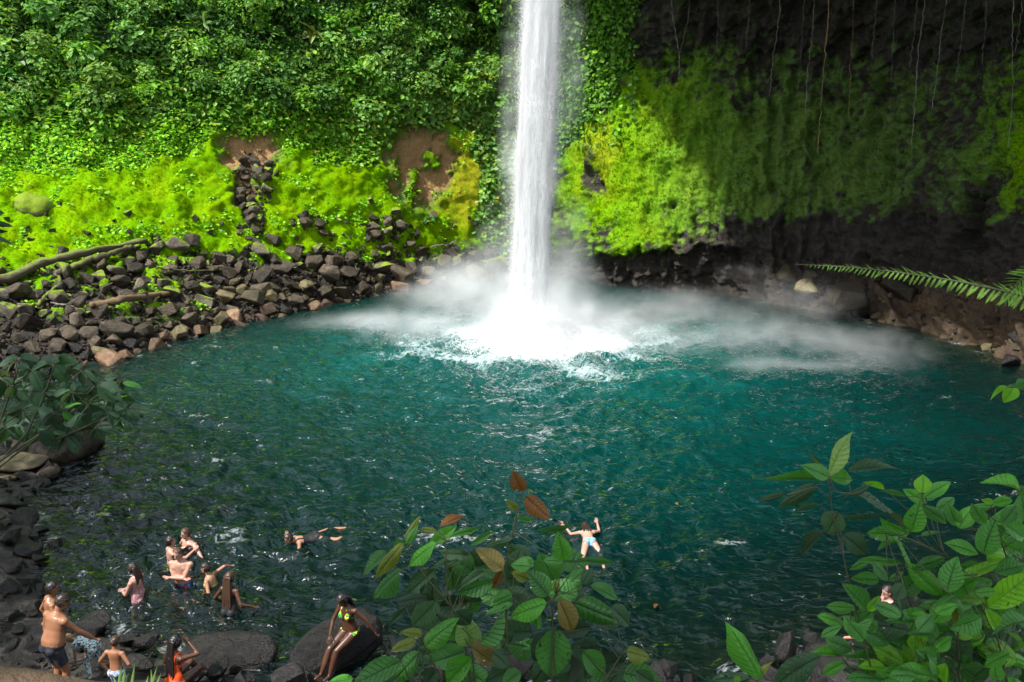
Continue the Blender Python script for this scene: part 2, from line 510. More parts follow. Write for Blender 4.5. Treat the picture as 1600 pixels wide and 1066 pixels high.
# ------------------------------------------------------------------ pool floor and water
shore = np.concatenate([near[30:-20], ])
far_shore = dense[:, 1, :2]
keep = (far_shore[:, 1] > 20)
ALLSH = np.concatenate([near[::4], far_shore[keep][::4]])
def shore_dist(P2):
    d = np.full(P2.shape[:-1], 1e9)
    for q in ALLSH:
        d = np.minimum(d, (P2[..., 0] - q[0]) ** 2 + (P2[..., 1] - q[1]) ** 2)
    return np.sqrt(d)
gx = np.linspace(-27, 27, 130); gy = np.linspace(9, 57, 116)
FX, FY = np.meshgrid(gx, gy, indexing='ij')
FD = shore_dist(np.stack([FX, FY], -1))
FZ = -0.25 - np.minimum(4.5, 0.30 * FD) + 0.12 * fbm(np.stack([FX, FY, FX * 0], -1) * 0.7, 3)
def mat_floor():
    M = Mat('pool_bed_stones')
    P = M.pos()
    v = M.n('TexVoronoi', None, Vector=P, Scale=2.2)
    c = M.mix(M.noise(3, 5, 0.6, P), (0.018, 0.014, 0.008), (0.045, 0.036, 0.018))
    c = M.mix(M.ramp(v.outputs['Distance'], (0.35, 0.0), (0.6, 1.0)), c, (0.01, 0.008, 0.005))
    return M.surface(M.principled(Base_Color=c, Roughness=0.9))
link('pool_floor', mesh_np('pool_floor', np.stack([FX, FY, FZ], -1).reshape(-1, 3), grid_faces(130, 116), [mat_floor()]), kind='structure',
     label='brown stony bed of the pool under the water', cat='pool floor')

FALL_X, FALL_Y = 0.95, 36.2                         # where the fall strikes the pool
WX, WY_ = np.meshgrid(np.linspace(-27, 27, 500), np.linspace(9, 57.5, 440), indexing='ij')
R = np.hypot((WX - FALL_X), (WY_ - FALL_Y))
TH = np.arctan2(WY_ - FALL_Y, WX - FALL_X)
def bilin(A, x0, x1, y0, y1, X, Y):
    u = np.clip((X - x0) / (x1 - x0) * (A.shape[0] - 1), 0, A.shape[0] - 1.001); v = np.clip((Y - y0) / (y1 - y0) * (A.shape[1] - 1), 0, A.shape[1] - 1.001)
    i = u.astype(int); j = v.astype(int); a = u - i; b = v - j
    return (A[i, j] * (1 - a) + A[i + 1, j] * a) * (1 - b) + (A[i, j + 1] * (1 - a) + A[i + 1, j + 1] * a) * b
depth = np.clip(0.30 * bilin(FD, -27, 27, 9, 57, WX, WY_), 0, 5)
def nz(sx, sy, off, o=3, rot=0.0):
    X = WX * math.cos(rot) + WY_ * math.sin(rot); Y = -WX * math.sin(rot) + WY_ * math.cos(rot)
    return fbm(np.stack([X * sx, Y * sy, np.full_like(WX, off)], -1), o)
ridge = lambda a: 1 - np.abs(a) * 2
warp = 1.2 * nz(0.4, 0.4, 2, 2)
radial = np.stack([(R + warp) * 0.85, np.cos(TH) * 2.6 + WX * 0.05, np.sin(TH) * 2.6], -1)
rad_n = fbm(radial, 3)
chop = 0.6 * ridge(nz(0.55, 0.9, 7, 2, 0.5)) + 0.4 * ridge(nz(1.1, 1.7, 13, 2, -0.3)) - 0.6
small = ridge(nz(1.9, 3.1, 21, 3, 0.15)) - 0.7
amp = 0.52 + 0.9 * np.exp(-(R / 7.5) ** 2) + 0.25 * np.exp(-(R / 16) ** 2)
WZ = amp * (0.28 * rad_n + 0.24 * chop) + 0.075 * small * (0.8 + amp * 0.4)
near_amp = smooth(30, 16, WY_) * smooth(8, -2, WX)
WZ += near_amp * (0.09 * chop + 0.045 * small)
swell = np.exp(-(R / 2.6) ** 2)
WZ += swell * (0.15 + 0.3 * fbm(np.stack([WX, WY_, WX * 0], -1) * 1.6, 3))
for (bx_, by_) in [(207, 925), (278, 908), (267, 868), (292, 858), (325, 905), (359, 938), (455, 850), (470, 848), (914, 835), (914, 850)]:   # rings round the bathers
    q_ = at_z(bx_, by_, 0.0); d_ = np.hypot(WX - q_[0], WY_ - q_[1])
    WZ += 0.035 * np.sin(d_ * 2 * np.pi / 0.55) * np.exp(-((d_ - 0.35) / 0.8) ** 2)
edge = smooth(0.0, 0.35, depth)
WZ *= 0.35 + 0.65 * edge
crest = smooth(0.02, 0.14, WZ)
RE = np.hypot((WX - FALL_X - 0.3) / 1.25, WY_ - FALL_Y + 0.5)
patch = smooth(-0.1, 0.35, nz(0.35, 0.5, 33, 2))
foam_glint = 0.85 * np.exp(-(RE / 1.75) ** 1.7) + (0.26 + 0.20 * patch) * np.exp(-(RE / (7.4 + 2.4 * nz(0.2, 0.2, 35, 2))) ** 3)
crest_glint = smooth(0.015, 0.10, WZ - 0.05 * smooth(12, 4, R)) * smooth(0.0, 0.45, nz(0.42, 0.8, 44, 2)) * (0.75 + 0.25 * near_amp)
foam_glint = np.maximum(foam_glint, 0.34 * crest_glint)  # crest flecks paint sky glints along with whitecaps
foam_glint = np.maximum(foam_glint, 0.30 * (1 - edge) * smooth(-0.1, 0.3, nz(0.9, 0.9, 61, 2)))
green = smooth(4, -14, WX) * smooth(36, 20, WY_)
def mat_water():
    M = Mat('pool_water')
    P = M.pos()
    depth_, foam_glint_, green_ = (M.attr(a).outputs['Fac'] for a in ('depth', 'foam_glint', 'green'))
    flat = M.mapping(P, (1, 1, 0.0))
    b1 = M.noise(2.1, 2.2, 0.5, M.mapping(P, (1.0, 1.7, 0), (0, 0, 0.25)), 0.9)
    b2 = M.noise(6.0, 2, 0.5, M.mapping(P, (1.0, 1.6, 0), (0, 0, -0.2)), 0.6)
    hgt = M.math('ADD', M.math('MULTIPLY', b1, 1.0), M.math('MULTIPLY', b2, 0.16))
    hgt = M.math('MULTIPLY', hgt, M.ramp(M.noise(0.22, 3, 0.55, flat), (0.36, 0.45), (0.62, 1.15)))
    nrm = M.bump(hgt, 1.0, 0.175)
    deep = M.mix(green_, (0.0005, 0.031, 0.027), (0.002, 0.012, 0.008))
    deep = M.mix(M.attr('far').outputs['Fac'], deep, (0.0006, 0.0085, 0.0080))  # less aerated away from the fall; bank and overhang shade painted in too
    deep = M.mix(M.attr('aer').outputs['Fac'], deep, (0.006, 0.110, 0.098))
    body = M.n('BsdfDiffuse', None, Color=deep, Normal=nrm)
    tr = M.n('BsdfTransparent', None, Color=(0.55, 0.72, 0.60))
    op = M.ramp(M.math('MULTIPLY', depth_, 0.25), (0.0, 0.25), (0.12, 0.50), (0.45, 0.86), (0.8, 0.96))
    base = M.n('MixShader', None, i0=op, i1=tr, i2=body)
    fz = M.noise(1.1, 7, 0.68, M.mapping(flat, (1.0, 1.35, 1)), 1.4)
    fz2 = M.noise(6.5, 6, 0.7, flat, 0.8)
    lace = M.math('ABSOLUTE', M.math('SUBTRACT', M.noise(1.25, 6, 0.64, flat, 2.4), 0.5))
    lace = M.math('SUBTRACT', 0.62, M.math('MULTIPLY', lace, 3.2))
    fm = M.math('ADD', M.math('MULTIPLY', fz, 0.34), M.math('MULTIPLY', fz2, 0.34))
    fm = M.math('ADD', fm, M.math('MULTIPLY', lace, 0.60))
    fm = M.math('ADD', fm, M.math('MULTIPLY', foam_glint_, 0.95))
    fm = M.math('MULTIPLY', M.math('SUBTRACT', fm, 0.85), 2.0, True)
    fo = M.n('BsdfDiffuse', None, Color=(0.70, 0.78, 0.80), Normal=nrm)
    fr = M.n('Fresnel', None, IOR=1.36, Normal=nrm)
    gl = M.n('BsdfGlossy', None, Color=(1, 1, 1), Roughness=0.075, Normal=nrm)
    wsh = M.n('MixShader', None, i0=fr, i1=base, i2=gl)
    al = M.n('MixShader', None, i0=fm, i1=wsh, i2=fo)
    return M.surface(al)
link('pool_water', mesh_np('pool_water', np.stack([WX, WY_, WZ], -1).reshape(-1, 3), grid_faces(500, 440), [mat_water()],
     attrs={'depth': depth.ravel(), 'foam_glint': foam_glint.ravel(), 'green': green.ravel(), 'far': np.maximum(smooth(13, 23, np.hypot(WX - FALL_X, WY_ - FALL_Y) + 2.0 * nz(0.12, 0.12, 71, 2)) * 0.88, 0.72 * smooth(7.5, 16, WX + 2.5 * nz(0.15, 0.15, 72, 2))).ravel(), 'aer': (np.exp(-(RE / 8.2) ** 2) * (0.55 + 0.45 * patch)).ravel()}), kind='structure',
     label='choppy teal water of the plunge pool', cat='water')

# ------------------------------------------------------------------ the waterfall and its spray
def mat_fall():
    M = Mat('falling_white_water')
    P = M.pos()
    s = M.noise(1.0, 6, 0.62, M.mapping(P, (5.0, 5.0, 0.6)), 0.3)
    s2 = M.noise(1.0, 5, 0.65, M.mapping(P, (16.0, 16.0, 1.1)))
    k = M.math('ADD', M.math('MULTIPLY', s, 0.65), M.math('MULTIPLY', s2, 0.35))
    c = M.ramp(k, (0.33, (0.78, 0.85, 0.89)), (0.52, (0.92, 0.96, 0.98)), (0.7, (0.96, 0.985, 1.0)))
    nb = M.bump(M.math('ADD', k, M.math('MULTIPLY', M.noise(9.0, 5, 0.7, P), 0.35)), 0.8, 0.22)
    d = M.n('BsdfDiffuse', None, Color=c, Normal=nb)
    t = M.n('BsdfTranslucent', None, Color=c, Normal=nb)
    return M.surface(M.n('MixShader', None, i0=0.35, i1=d, i2=t))
def mat_spray(name, col, alpha):
    M = Mat(name)
    d = M.n('BsdfDiffuse', None, Color=col)
    t = M.n('BsdfTranslucent', None, Color=col)
    s = M.n('MixShader', None, i0=0.45, i1=d, i2=t)
    return M.surface(M.n('MixShader', None, i0=alpha, i1=M.n('BsdfTransparent'), i2=s))
MAT_FALL = mat_fall()
def fall_axis(z):
    z = np.asarray(z, float)
    x = np.interp(z, [0, 4, 8, 12, 16, 20, 30], [0.90, 0.88, 1.02, 1.20, 1.36, 1.45, 1.6])
    y = FALL_Y + np.interp(z, [0, 10, 16, 20, 24, 28, 30], [0, 0.3, 0.9, 2.0, 4.2, 8.0, 10.0])
    return x, y
def fall_halfwidth(z):
    return np.interp(z, [0, 1.5, 4, 9, 16, 22, 30], [1.30, 0.95, 0.86, 0.86, 0.78, 0.68, 0.6])
zs = np.concatenate([np.linspace(-0.1, 18, 230), np.linspace(18.2, 21.0, 14)])
na = 72
th = np.linspace(0, 2 * np.pi, na, endpoint=False)
Z, T_ = np.meshgrid(zs, th, indexing='ij')
ax, ay = fall_axis(Z)
hw = fall_halfwidth(Z)
rad = np.stack([np.cos(T_) * 1.0, np.sin(T_) * 0.75], -1)
pn = np.stack([rad[..., 0] * 3.2, rad[..., 1] * 3.2, Z * 0.22], -1)
pf = np.stack([rad[..., 0] * 9, rad[..., 1] * 9, Z * 0.55 + 4], -1)
r_ = hw * (0.78 + 0.20 * fbm(pn, 3) + 0.07 * fbm(pf, 3))
FV = np.stack([ax + rad[..., 0] * r_, ay + rad[..., 1] * r_, Z], -1).reshape(-1, 3)
i0 = np.arange(len(zs) * na).reshape(len(zs), na)
FF = np.stack([i0[:-1], np.roll(i0[:-1], -1, 1), np.roll(i0[1:], -1, 1), i0[1:]], -1).reshape(-1, 4)
fall = link('waterfall', mesh_np('waterfall', FV, FF, [MAT_FALL]), label='tall white waterfall plunging into the teal pool', cat='waterfall')

def point_group():
    g = bpy.data.node_groups.new('droplets', 'GeometryNodeTree')
    g.interface.new_socket('Geometry', in_out='INPUT', socket_type='NodeSocketGeometry')
    g.interface.new_socket('Material', in_out='INPUT', socket_type='NodeSocketMaterial')
    g.interface.new_socket('Geometry', in_out='OUTPUT', socket_type='NodeSocketGeometry')
    gi = g.nodes.new('NodeGroupInput'); go = g.nodes.new('NodeGroupOutput')
    mp = g.nodes.new('GeometryNodeMeshToPoints')
    na_ = g.nodes.new('GeometryNodeInputNamedAttribute'); na_.data_type = 'FLOAT'; na_.inputs['Name'].default_value = 'rad'
    sm = g.nodes.new('GeometryNodeSetMaterial')
    g.links.new(gi.outputs[0], mp.inputs['Mesh'])
    g.links.new(na_.outputs[0], mp.inputs['Radius'])
    g.links.new(mp.outputs[0], sm.inputs['Geometry'])
    g.links.new(gi.outputs[1], sm.inputs['Material'])
    g.links.new(sm.outputs[0], go.inputs[0])
    return g
PG = point_group()
def droplets(name, P, rad, mat, parent=None, **kw):
    me = bpy.data.meshes.new(name)
    P = np.ascontiguousarray(P, np.float32)
    me.vertices.add(len(P)); me.vertices.foreach_set('co', P.ravel())
    at = me.attributes.new('rad', 'FLOAT', 'POINT'); at.data.foreach_set('value', np.ascontiguousarray(rad, np.float32))
    me.materials.append(mat)
    o = link(name, me, parent, **kw)
    md = o.modifiers.new('droplets', 'NODES'); md.node_group = PG
    md[PG.interface.items_tree[1].identifier if PG.interface.items_tree[1].in_out == 'INPUT' else [i for i in PG.interface.items_tree if i.name == 'Material'][0].identifier] = mat
    return o

# falling drops: a rough skin of clumps on the column, soft streaky edges, a thin veil blown to the right
n = 420000
z = RNG.uniform(0, 20.5, n)
ax, ay = fall_axis(z); hw = fall_halfwidth(z)
a = RNG.uniform(0, 2 * np.pi, n)
X = ax + np.cos(a) * hw * 0.84; Y = ay + np.sin(a) * hw * 0.84 * 0.78
P0 = np.stack([X, Y, z], -1) + RNG.normal(size=(n, 3)) * np.array([0.05, 0.05, 0.1])
R0 = RNG.uniform(0.004, 0.009, n)
n = 260000
z = RNG.uniform(0, 20.5, n)
ax, ay = fall_axis(z); hw = fall_halfwidth(z)
a = RNG.uniform(0, 2 * np.pi, n)
rr = 0.86 + np.abs(RNG.normal(0, 0.10, n)) + RNG.exponential(0.17, n)
X = ax + np.cos(a) * rr * hw; Y = ay + np.sin(a) * rr * hw * 0.8
st = fbm(np.stack([np.cos(a) * 3.4, np.sin(a) * 3.4, z * 0.28], -1), 3)
k = RNG.uniform(size=n) < smooth(-0.35, 0.25, st - (rr - 0.9) * 0.6)
P1 = np.stack([X, Y, z], -1)[k]
PP = np.concatenate([P0, P1])
droplets('spray', PP, np.concatenate([R0, RNG.uniform(0.004, 0.011, len(P1))]), mat_spray('falling_drops', (0.95, 0.985, 1.0), 1.0), fall, kind='stuff')

# the boil of white water where it strikes
n = 150000
a = RNG.uniform(0, 2 * np.pi, n); r = 3.3 * RNG.beta(1.2, 2.0, n)
X = FALL_X + np.cos(a) * r * 1.3 + 0.4; Y = FALL_Y - 0.6 + np.sin(a) * r
hm = 1.5 * np.exp(-(r / 1.6) ** 2) * (1.0 + 1.3 * fbm(np.stack([X * 0.9, Y * 0.9, X * 0], -1), 3)) + 0.25
z = np.clip(hm, 0.12, 4) * RNG.beta(0.9, 1.8, n)
droplets('splash', np.stack([X, Y, z], -1), RNG.uniform(0.005, 0.016, n), mat_spray('splash_drops', (0.96, 0.97, 0.98), 1.0), fall, kind='stuff')

# mist drifting low over the pool, and the veil round the column: a real volume
# (photo column, row, distance, half sizes across / along / up, density)
MIST = [
    (845, 535, 35.7, 3.0, 2.0, 1.5, 0.62),
    (832, 505, 35.8, 1.9, 1.7, 2.6, 0.7),
    (915, 500, 36.3, 0.5, 0.6, 1.3, 0.5),
    (832, 430, 36.4, 1.05, 1.0, 4.5, 0.26),
    (838, 280, 36.6, 1.05, 1.0, 4.5, 0.24),
    (844, 110, 36.8, 1.05, 1.0, 4.5, 0.22),
    (846, -30, 37.2, 1.0, 1.0, 3.5, 0.22),
    (740, 465, 42.0, 2.6, 2.0, 2.8, 0.17),
    (890, 470, 40.0, 1.8, 1.6, 2.2, 0.22),
    (640, 500, 40.0, 3.4, 2.0, 1.2, 0.08),
    (700, 540, 37.5, 4.2, 2.8, 0.7, 0.22),
    (560, 530, 39.0, 3.4, 1.8, 0.45, 0.16),
    (715, 450, 45.0, 2.8, 2.0, 2.3, 0.16),
    (650, 462, 43.5, 2.2, 1.4, 0.9, 0.10),
    (775, 400, 46.0, 1.4, 1.6, 3.4, 0.10),
    (950, 535, 36.3, 3.8, 2.2, 1.2, 0.22),
    (940, 490, 39.5, 3.0, 2.0, 1.4, 0.16),
    (1060, 490, 40.0, 4.2, 2.2, 1.5, 0.11),
    (1060, 575, 34.5, 4.2, 1.7, 0.6, 0.12),
    (1200, 612, 31.5, 2.6, 0.9, 0.4, 0.17),
    (1190, 535, 36.5, 4.2, 2.6, 1.4, 0.075),
    (1300, 545, 34.5, 4.0, 2.2, 1.4, 0.075),
    (1400, 570, 32.6, 2.0, 1.2, 1.3, 0.085),
    (1330, 604, 31.2, 2.8, 0.8, 0.40, 0.12),
    (1270, 470, 40.5, 4.2, 1.8, 1.8, 0.06),
    (1180, 430, 46.0, 3.0, 1.4, 1.2, 0.05),
    (895, 400, 40.0, 1.2, 1.4, 3.2, 0.10),
    (893, 110, 37.5, 0.65, 0.8, 3.4, 0.30),
    (795, 230, 37.5, 0.6, 0.9, 6.0, 0.16),
]
def mist_volume():
    g = bpy.data.node_groups.new('mist_field', 'GeometryNodeTree')
    g.interface.new_socket('Geometry', in_out='INPUT', socket_type='NodeSocketGeometry')
    g.interface.new_socket('Geometry', in_out='OUTPUT', socket_type='NodeSocketGeometry')
    go = g.nodes.new('NodeGroupOutput')
    pos = g.nodes.new('GeometryNodeInputPosition').outputs[0]
    def vm(op, a, b=None):
        nd = g.nodes.new('ShaderNodeVectorMath'); nd.operation = op
        for s_, v in ((nd.inputs[0], a), (nd.inputs[1], b)):
            if v is None: continue
            if isinstance(v, bpy.types.NodeSocket): g.links.new(v, s_)
            else: s_.default_value = v
        return nd
    def mt(op, a, b=None, c=None, clamp=False):
        nd = g.nodes.new('ShaderNodeMath'); nd.operation = op; nd.use_clamp = clamp
        for s_, v in zip(nd.inputs, (a, b, c)):
            if v is None: continue
            if isinstance(v, bpy.types.NodeSocket): g.links.new(v, s_)
            else: s_.default_value = v
        return nd.outputs[0]
    total = None
    for (mx, my, mY, sx, sy, sz, dn) in MIST:
        c = at_y(mx, my, mY); c[2] = max(c[2], 0.1)
        q = vm('MULTIPLY', vm('SUBTRACT', pos, tuple(c)).outputs[0], (1 / sx, 1 / sy, 1 / sz)).outputs[0]
        d2 = vm('DOT_PRODUCT', q, q).outputs['Value']
        e = mt('MULTIPLY', mt('EXPONENT', mt('MULTIPLY', d2, -1.7)), dn)
        total = e if total is None else mt('ADD', total, e)
    nz_ = g.nodes.new('ShaderNodeTexNoise')
    nz_.inputs['Scale'].default_value = 0.5; nz_.inputs['Detail'].default_value = 6.0; nz_.inputs['Roughness'].default_value = 0.72
    nz_.inputs['Distortion'].default_value = 0.6
    g.links.new(vm('MULTIPLY', pos, (1.0, 1.0, 1.7)).outputs[0], nz_.inputs['Vector'])
    f = mt('MULTIPLY', mt('SUBTRACT', nz_.outputs[0], 0.34), 3.8, None, True)
    dens = mt('MULTIPLY', total, f)
    dens = mt('MAXIMUM', mt('SUBTRACT', dens, 0.012), 0.0)
    vc = g.nodes.new('GeometryNodeVolumeCube')
    g.links.new(dens, vc.inputs['Density'])
    vc.inputs['Min'].default_value = (-13, 27, -0.2); vc.inputs['Max'].default_value = (21, 51, 15.8)
    vc.inputs['Resolution X'].default_value = 190; vc.inputs['Resolution Y'].default_value = 130; vc.inputs['Resolution Z'].default_value = 80
    M = Mat('mist_air')
    pv = M.n('VolumePrincipled', None, Color=(0.97, 0.985, 1.0), Density=MIST_GAIN, Anisotropy=0.1)
    M.volume(pv)
    sm = g.nodes.new('GeometryNodeSetMaterial'); sm.inputs['Material'].default_value = M.m
    g.links.new(vc.outputs[0], sm.inputs['Geometry'])
    g.links.new(sm.outputs[0], go.inputs[0])
    me = bpy.data.meshes.new('mist'); me.from_pydata([(0, 36, 0.5), (1, 36, 0.5), (0, 37, 0.5)], [], [(0, 1, 2)]); me.materials.append(M.m)
    o = link('mist', me, kind='stuff', label='white spray mist drifting low over the pool round the waterfall', cat='mist')
    o.modifiers.new('mist_field', 'NODES').node_group = g
    return o
MIST_GAIN = 3.5
mist_volume()

# ------------------------------------------------------------------ foliage and moss on the cliff
def mat_leafmass(name, trans=0.42, rough=0.42, spec=0.26):
    M = Mat(name)
    c = M.attr('tint').outputs['Color']
    b = M.principled(Base_Color=c, Roughness=rough)
    b.inputs['Specular IOR Level'].default_value = spec
    t = M.n('BsdfTranslucent', None, Color=M.mix(1.0, c, (1.6, 1.5, 0.5), 'MULTIPLY'))
    return M.surface(M.n('MixShader', None, i0=trans, i1=b, i2=t))
MAT_LEAFMASS = mat_leafmass('cliff_leaves')
MAT_MOSSMASS = mat_leafmass('moss_tufts', 0.25, 0.9, 0.0)

def norm(a):
    return a / (np.linalg.norm(a, axis=-1, keepdims=True) + 1e-9)

def leaf_cloud(P, Nrm, size, tint, ratio=0.62, fold=0.18, droop=0.0, seed=0):
    """one small folded leaf for each point: six corners, four triangles."""
    r = np.random.default_rng(seed)
    n = len(P)
    tipd = norm(r.normal(size=(n, 3)) * 0.8 + np.array([0, 0, -0.55]))
    tipd = norm(tipd - (tipd * Nrm).sum(-1, keepdims=True) * Nrm)
    side = np.cross(Nrm, tipd)
    L = size[:, None]; W = L * ratio * 0.5
    up = Nrm * L
    v0 = P
    v1 = P + tipd * L * 0.38 + side * W + up * fold * 0.5
    v2 = P + tipd * L * 0.38 - side * W + up * fold * 0.5
    v3 = P + tipd * L * 0.45
    v4 = P + tipd * L * (1.0) - up * droop
    v5 = P + tipd * L * 0.72 + side * W * 0.72 + up * fold * 0.3
    v6 = P + tipd * L * 0.72 - side * W * 0.72 + up * fold * 0.3
    V = np.stack([v0, v1, v2, v3, v4, v5, v6], 1).reshape(-1, 3)
    b = (np.arange(n) * 7)[:, None]
    F = np.concatenate([b + np.array([[0, 3, 1]]), b + np.array([[0, 2, 3]]), b + np.array([[3, 5, 1]]), b + np.array([[3, 4, 5]]),
                        b + np.array([[3, 2, 6]]), b + np.array([[3, 6, 4]])], 0)
    return V, F, np.repeat(tint, 7, 0)

# sample the wall: each grid cell weighted by its area
A = CL[:-1, :-1]; B = CL[1:, :-1]; D = CL[:-1, 1:]
cell_area = np.linalg.norm(np.cross(B - A, D - A), axis=-1)
def cellavg(m): return (m[:-1, :-1] + m[1:, :-1] + m[:-1, 1:] + m[1:, 1:]) * 0.25
def sample(weight, n, seed):
    r = np.random.default_rng(seed)
    w = (cell_area * cellavg(weight)).ravel()
    idx = r.choice(len(w), size=n, p=w / w.sum())
    i, j = np.unravel_index(idx, cell_area.shape)
    u, v = r.uniform(size=n)[:, None], r.uniform(size=n)[:, None]
    def bil(G): return (G[i, j] * (1 - u) + G[i + 1, j] * u) * (1 - v) + (G[i, j + 1] * (1 - u) + G[i + 1, j + 1] * u) * v
    P = bil(CL); N_ = norm(bil(CN)); q = bil(CLIFF_PX)
    return P, N_, q

def tint_mix(n, cols, r, jitter=0.22):
    cols = np.array(cols, float)
    a = r.integers(0, len(cols), n); b = r.integers(0, len(cols), n); t = r.uniform(size=(n, 1))
    c = cols[a] * (1 - t) + cols[b] * t
    return np.clip(np.array([2.2, 1.78, 1.35]) * c * (1 + jitter * r.normal(size=(n, 1))), 0.001, 0.9)

vis = smooth(-160, -40, py) * smooth(-120, -20, px) * smooth(1700, 1640, px)
facing = ((CL - np.array([0, 0, CAMH])) * CN).sum(-1) < 0
GREEN_MID = [(0.045, 0.150, 0.022), (0.070, 0.195, 0.030), (0.035, 0.110, 0.022), (0.095, 0.215, 0.024)]
GREEN_LOW = [(0.085, 0.260, 0.020), (0.120, 0.320, 0.020), (0.060, 0.190, 0.018), (0.175, 0.360, 0.022)]
GREEN_DARK = [(0.036, 0.115, 0.032), (0.052, 0.155, 0.040), (0.022, 0.070, 0.022), (0.070, 0.180, 0.046)]
GREEN_PALE = [(0.075, 0.190, 0.060), (0.105, 0.230, 0.075), (0.050, 0.140, 0.045), (0.120, 0.230, 0.040)]
VV, FF_, TT = [], [], []
def add_leaves(P, Nf, size, tint, seed, **k):
    V, F, T = leaf_cloud(P, Nf, size, tint, seed=seed, **k)
    FF_.append(F + sum(len(v) for v in VV)); VV.append(V); TT.append(T)
def leaf_normals(Ns, r, up=0.7, rnd=0.5, toward=0.6):
    return norm(Ns * toward + np.array([0, 0, up]) + r.normal(size=Ns.shape) * rnd)

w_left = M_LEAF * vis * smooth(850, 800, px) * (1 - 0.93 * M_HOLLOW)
# the ivy-like curtain
r = np.random.default_rng(21)
w_left = w_left * (1 - 0.95 * np.clip(blob(660, 262, 62, 84) + blob(390, 240, 40, 30), 0, 1))
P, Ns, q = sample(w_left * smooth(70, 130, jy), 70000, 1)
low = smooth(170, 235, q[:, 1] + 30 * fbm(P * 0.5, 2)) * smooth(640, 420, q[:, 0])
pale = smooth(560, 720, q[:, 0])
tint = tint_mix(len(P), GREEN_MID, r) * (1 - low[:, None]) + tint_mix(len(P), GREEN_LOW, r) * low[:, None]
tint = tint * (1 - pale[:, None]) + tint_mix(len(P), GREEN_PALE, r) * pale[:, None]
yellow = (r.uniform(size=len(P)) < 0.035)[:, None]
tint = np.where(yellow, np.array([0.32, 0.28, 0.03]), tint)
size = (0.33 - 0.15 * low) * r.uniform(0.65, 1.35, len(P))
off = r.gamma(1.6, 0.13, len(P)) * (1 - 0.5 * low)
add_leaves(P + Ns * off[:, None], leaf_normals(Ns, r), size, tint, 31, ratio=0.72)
# hanging mounds and bushes above
cP, cN, cq = sample(w_left * (smooth(210, 120, jy) + 0.25 * smooth(560, 650, px) * smooth(380, 250, py)), 330, 2)
r = np.random.default_rng(22)
for k in range(len(cP)):
    m = int(r.integers(90, 230))
    R_ = r.uniform(0.45, 1.15)
    c = cP[k] + cN[k] * r.uniform(0.15, 0.8)
    d = norm(r.normal(size=(m, 3)) + cN[k] * 0.7 + np.array([0, 0, 0.35]))
    pts = c + d * R_ * (r.uniform(0.25, 1.0, (m, 1)) ** 0.45) * np.array([1.15, 1.0, 0.85])
    pal = [GREEN_DARK, GREEN_DARK, GREEN_MID, GREEN_PALE][r.integers(0, 4)] if cq[k, 0] < 470 else [GREEN_MID, GREEN_PALE, GREEN_PALE, GREEN_DARK][r.integers(0, 4)]
    sz = r.uniform(0.16, 0.42) * r.uniform(0.7, 1.3, m)
    add_leaves(pts, norm(d * 0.7 + np.array([0, 0, 0.55]) + r.normal(size=(m, 3)) * 0.4), sz, tint_mix(m, pal, r, 0.18) * r.uniform(0.75, 1.25), 500 + k, ratio=r.uniform(0.4, 0.75))
P, Ns, q = sample(w_left * smooth(150, 60, jy), 32000, 3)
off = r.gamma(1.6, 0.16, len(P))
tint = tint_mix(len(P), GREEN_DARK + GREEN_MID[:1], r)
add_leaves(P + Ns * off[:, None], leaf_normals(Ns, r, rnd=0.7), r.uniform(0.14, 0.36, len(P)), tint, 41, ratio=0.6)
# unseen growth added along the overhang lip to break its shadow edge
lipw = smooth(18.5, 20.5, CL[..., 2]) * smooth(30, 26, CL[..., 2]) * smooth(830, 860, px) * smooth(1500, 1400, px)
cP, cN, cq = sample(lipw, 150, 32)
r = np.random.default_rng(33)
for k in range(len(cP)):
    m = int(r.integers(30, 90)); R_ = r.uniform(0.4, 1.3)
    pts = cP[k] + r.normal(size=(m, 3)) * R_ * np.array([0.6, 0.6, 0.6]) + np.array([0, -0.3, -0.3])
    add_leaves(pts, norm(np.array([0, 0, 0.7]) + r.normal(size=(m, 3)) * 0.6), r.uniform(0.2, 0.5, m), tint_mix(m, GREEN_DARK, r), 900 + k, ratio=0.6)
# darker leaves on the wall to the right of the fall
wr = M_LEAF * vis * smooth(850, 880, px)
P, Ns, q = sample(wr + 0.35 * right * smooth(860, 890, px) * smooth(1010, 960, jx) * smooth(30, 120, jy) * smooth(240, 180, jy) * vis, 6500, 4)
r = np.random.default_rng(23)
add_leaves(P + Ns * r.gamma(1.5, 0.10, len(P))[:, None], leaf_normals(Ns, r, rnd=0.6), r.uniform(0.16, 0.42, len(P)), tint_mix(len(P), GREEN_MID, r), 51, ratio=0.7)
# sprigs in the moss
P, Ns, q = sample(left_moss * vis * smooth(0.05, 0.4, fbm(CL * 0.8 + 90, 2)), 2600, 5)
add_leaves(P + Ns * r.gamma(1.5, 0.04, len(P))[:, None], leaf_normals(Ns, r), r.uniform(0.10, 0.24, len(P)), tint_mix(len(P), GREEN_LOW, r), 61, ratio=0.8)
V = np.concatenate(VV); F = np.concatenate(FF_); T = np.concatenate(TT)
link('cliff_foliage', mesh_np('cliff_foliage', V, F, [MAT_LEAFMASS], False, {'tint': T}), kind='stuff',
     label='dense curtain of climbing leaves and bushes covering the cliff beside the fall', cat='foliage')

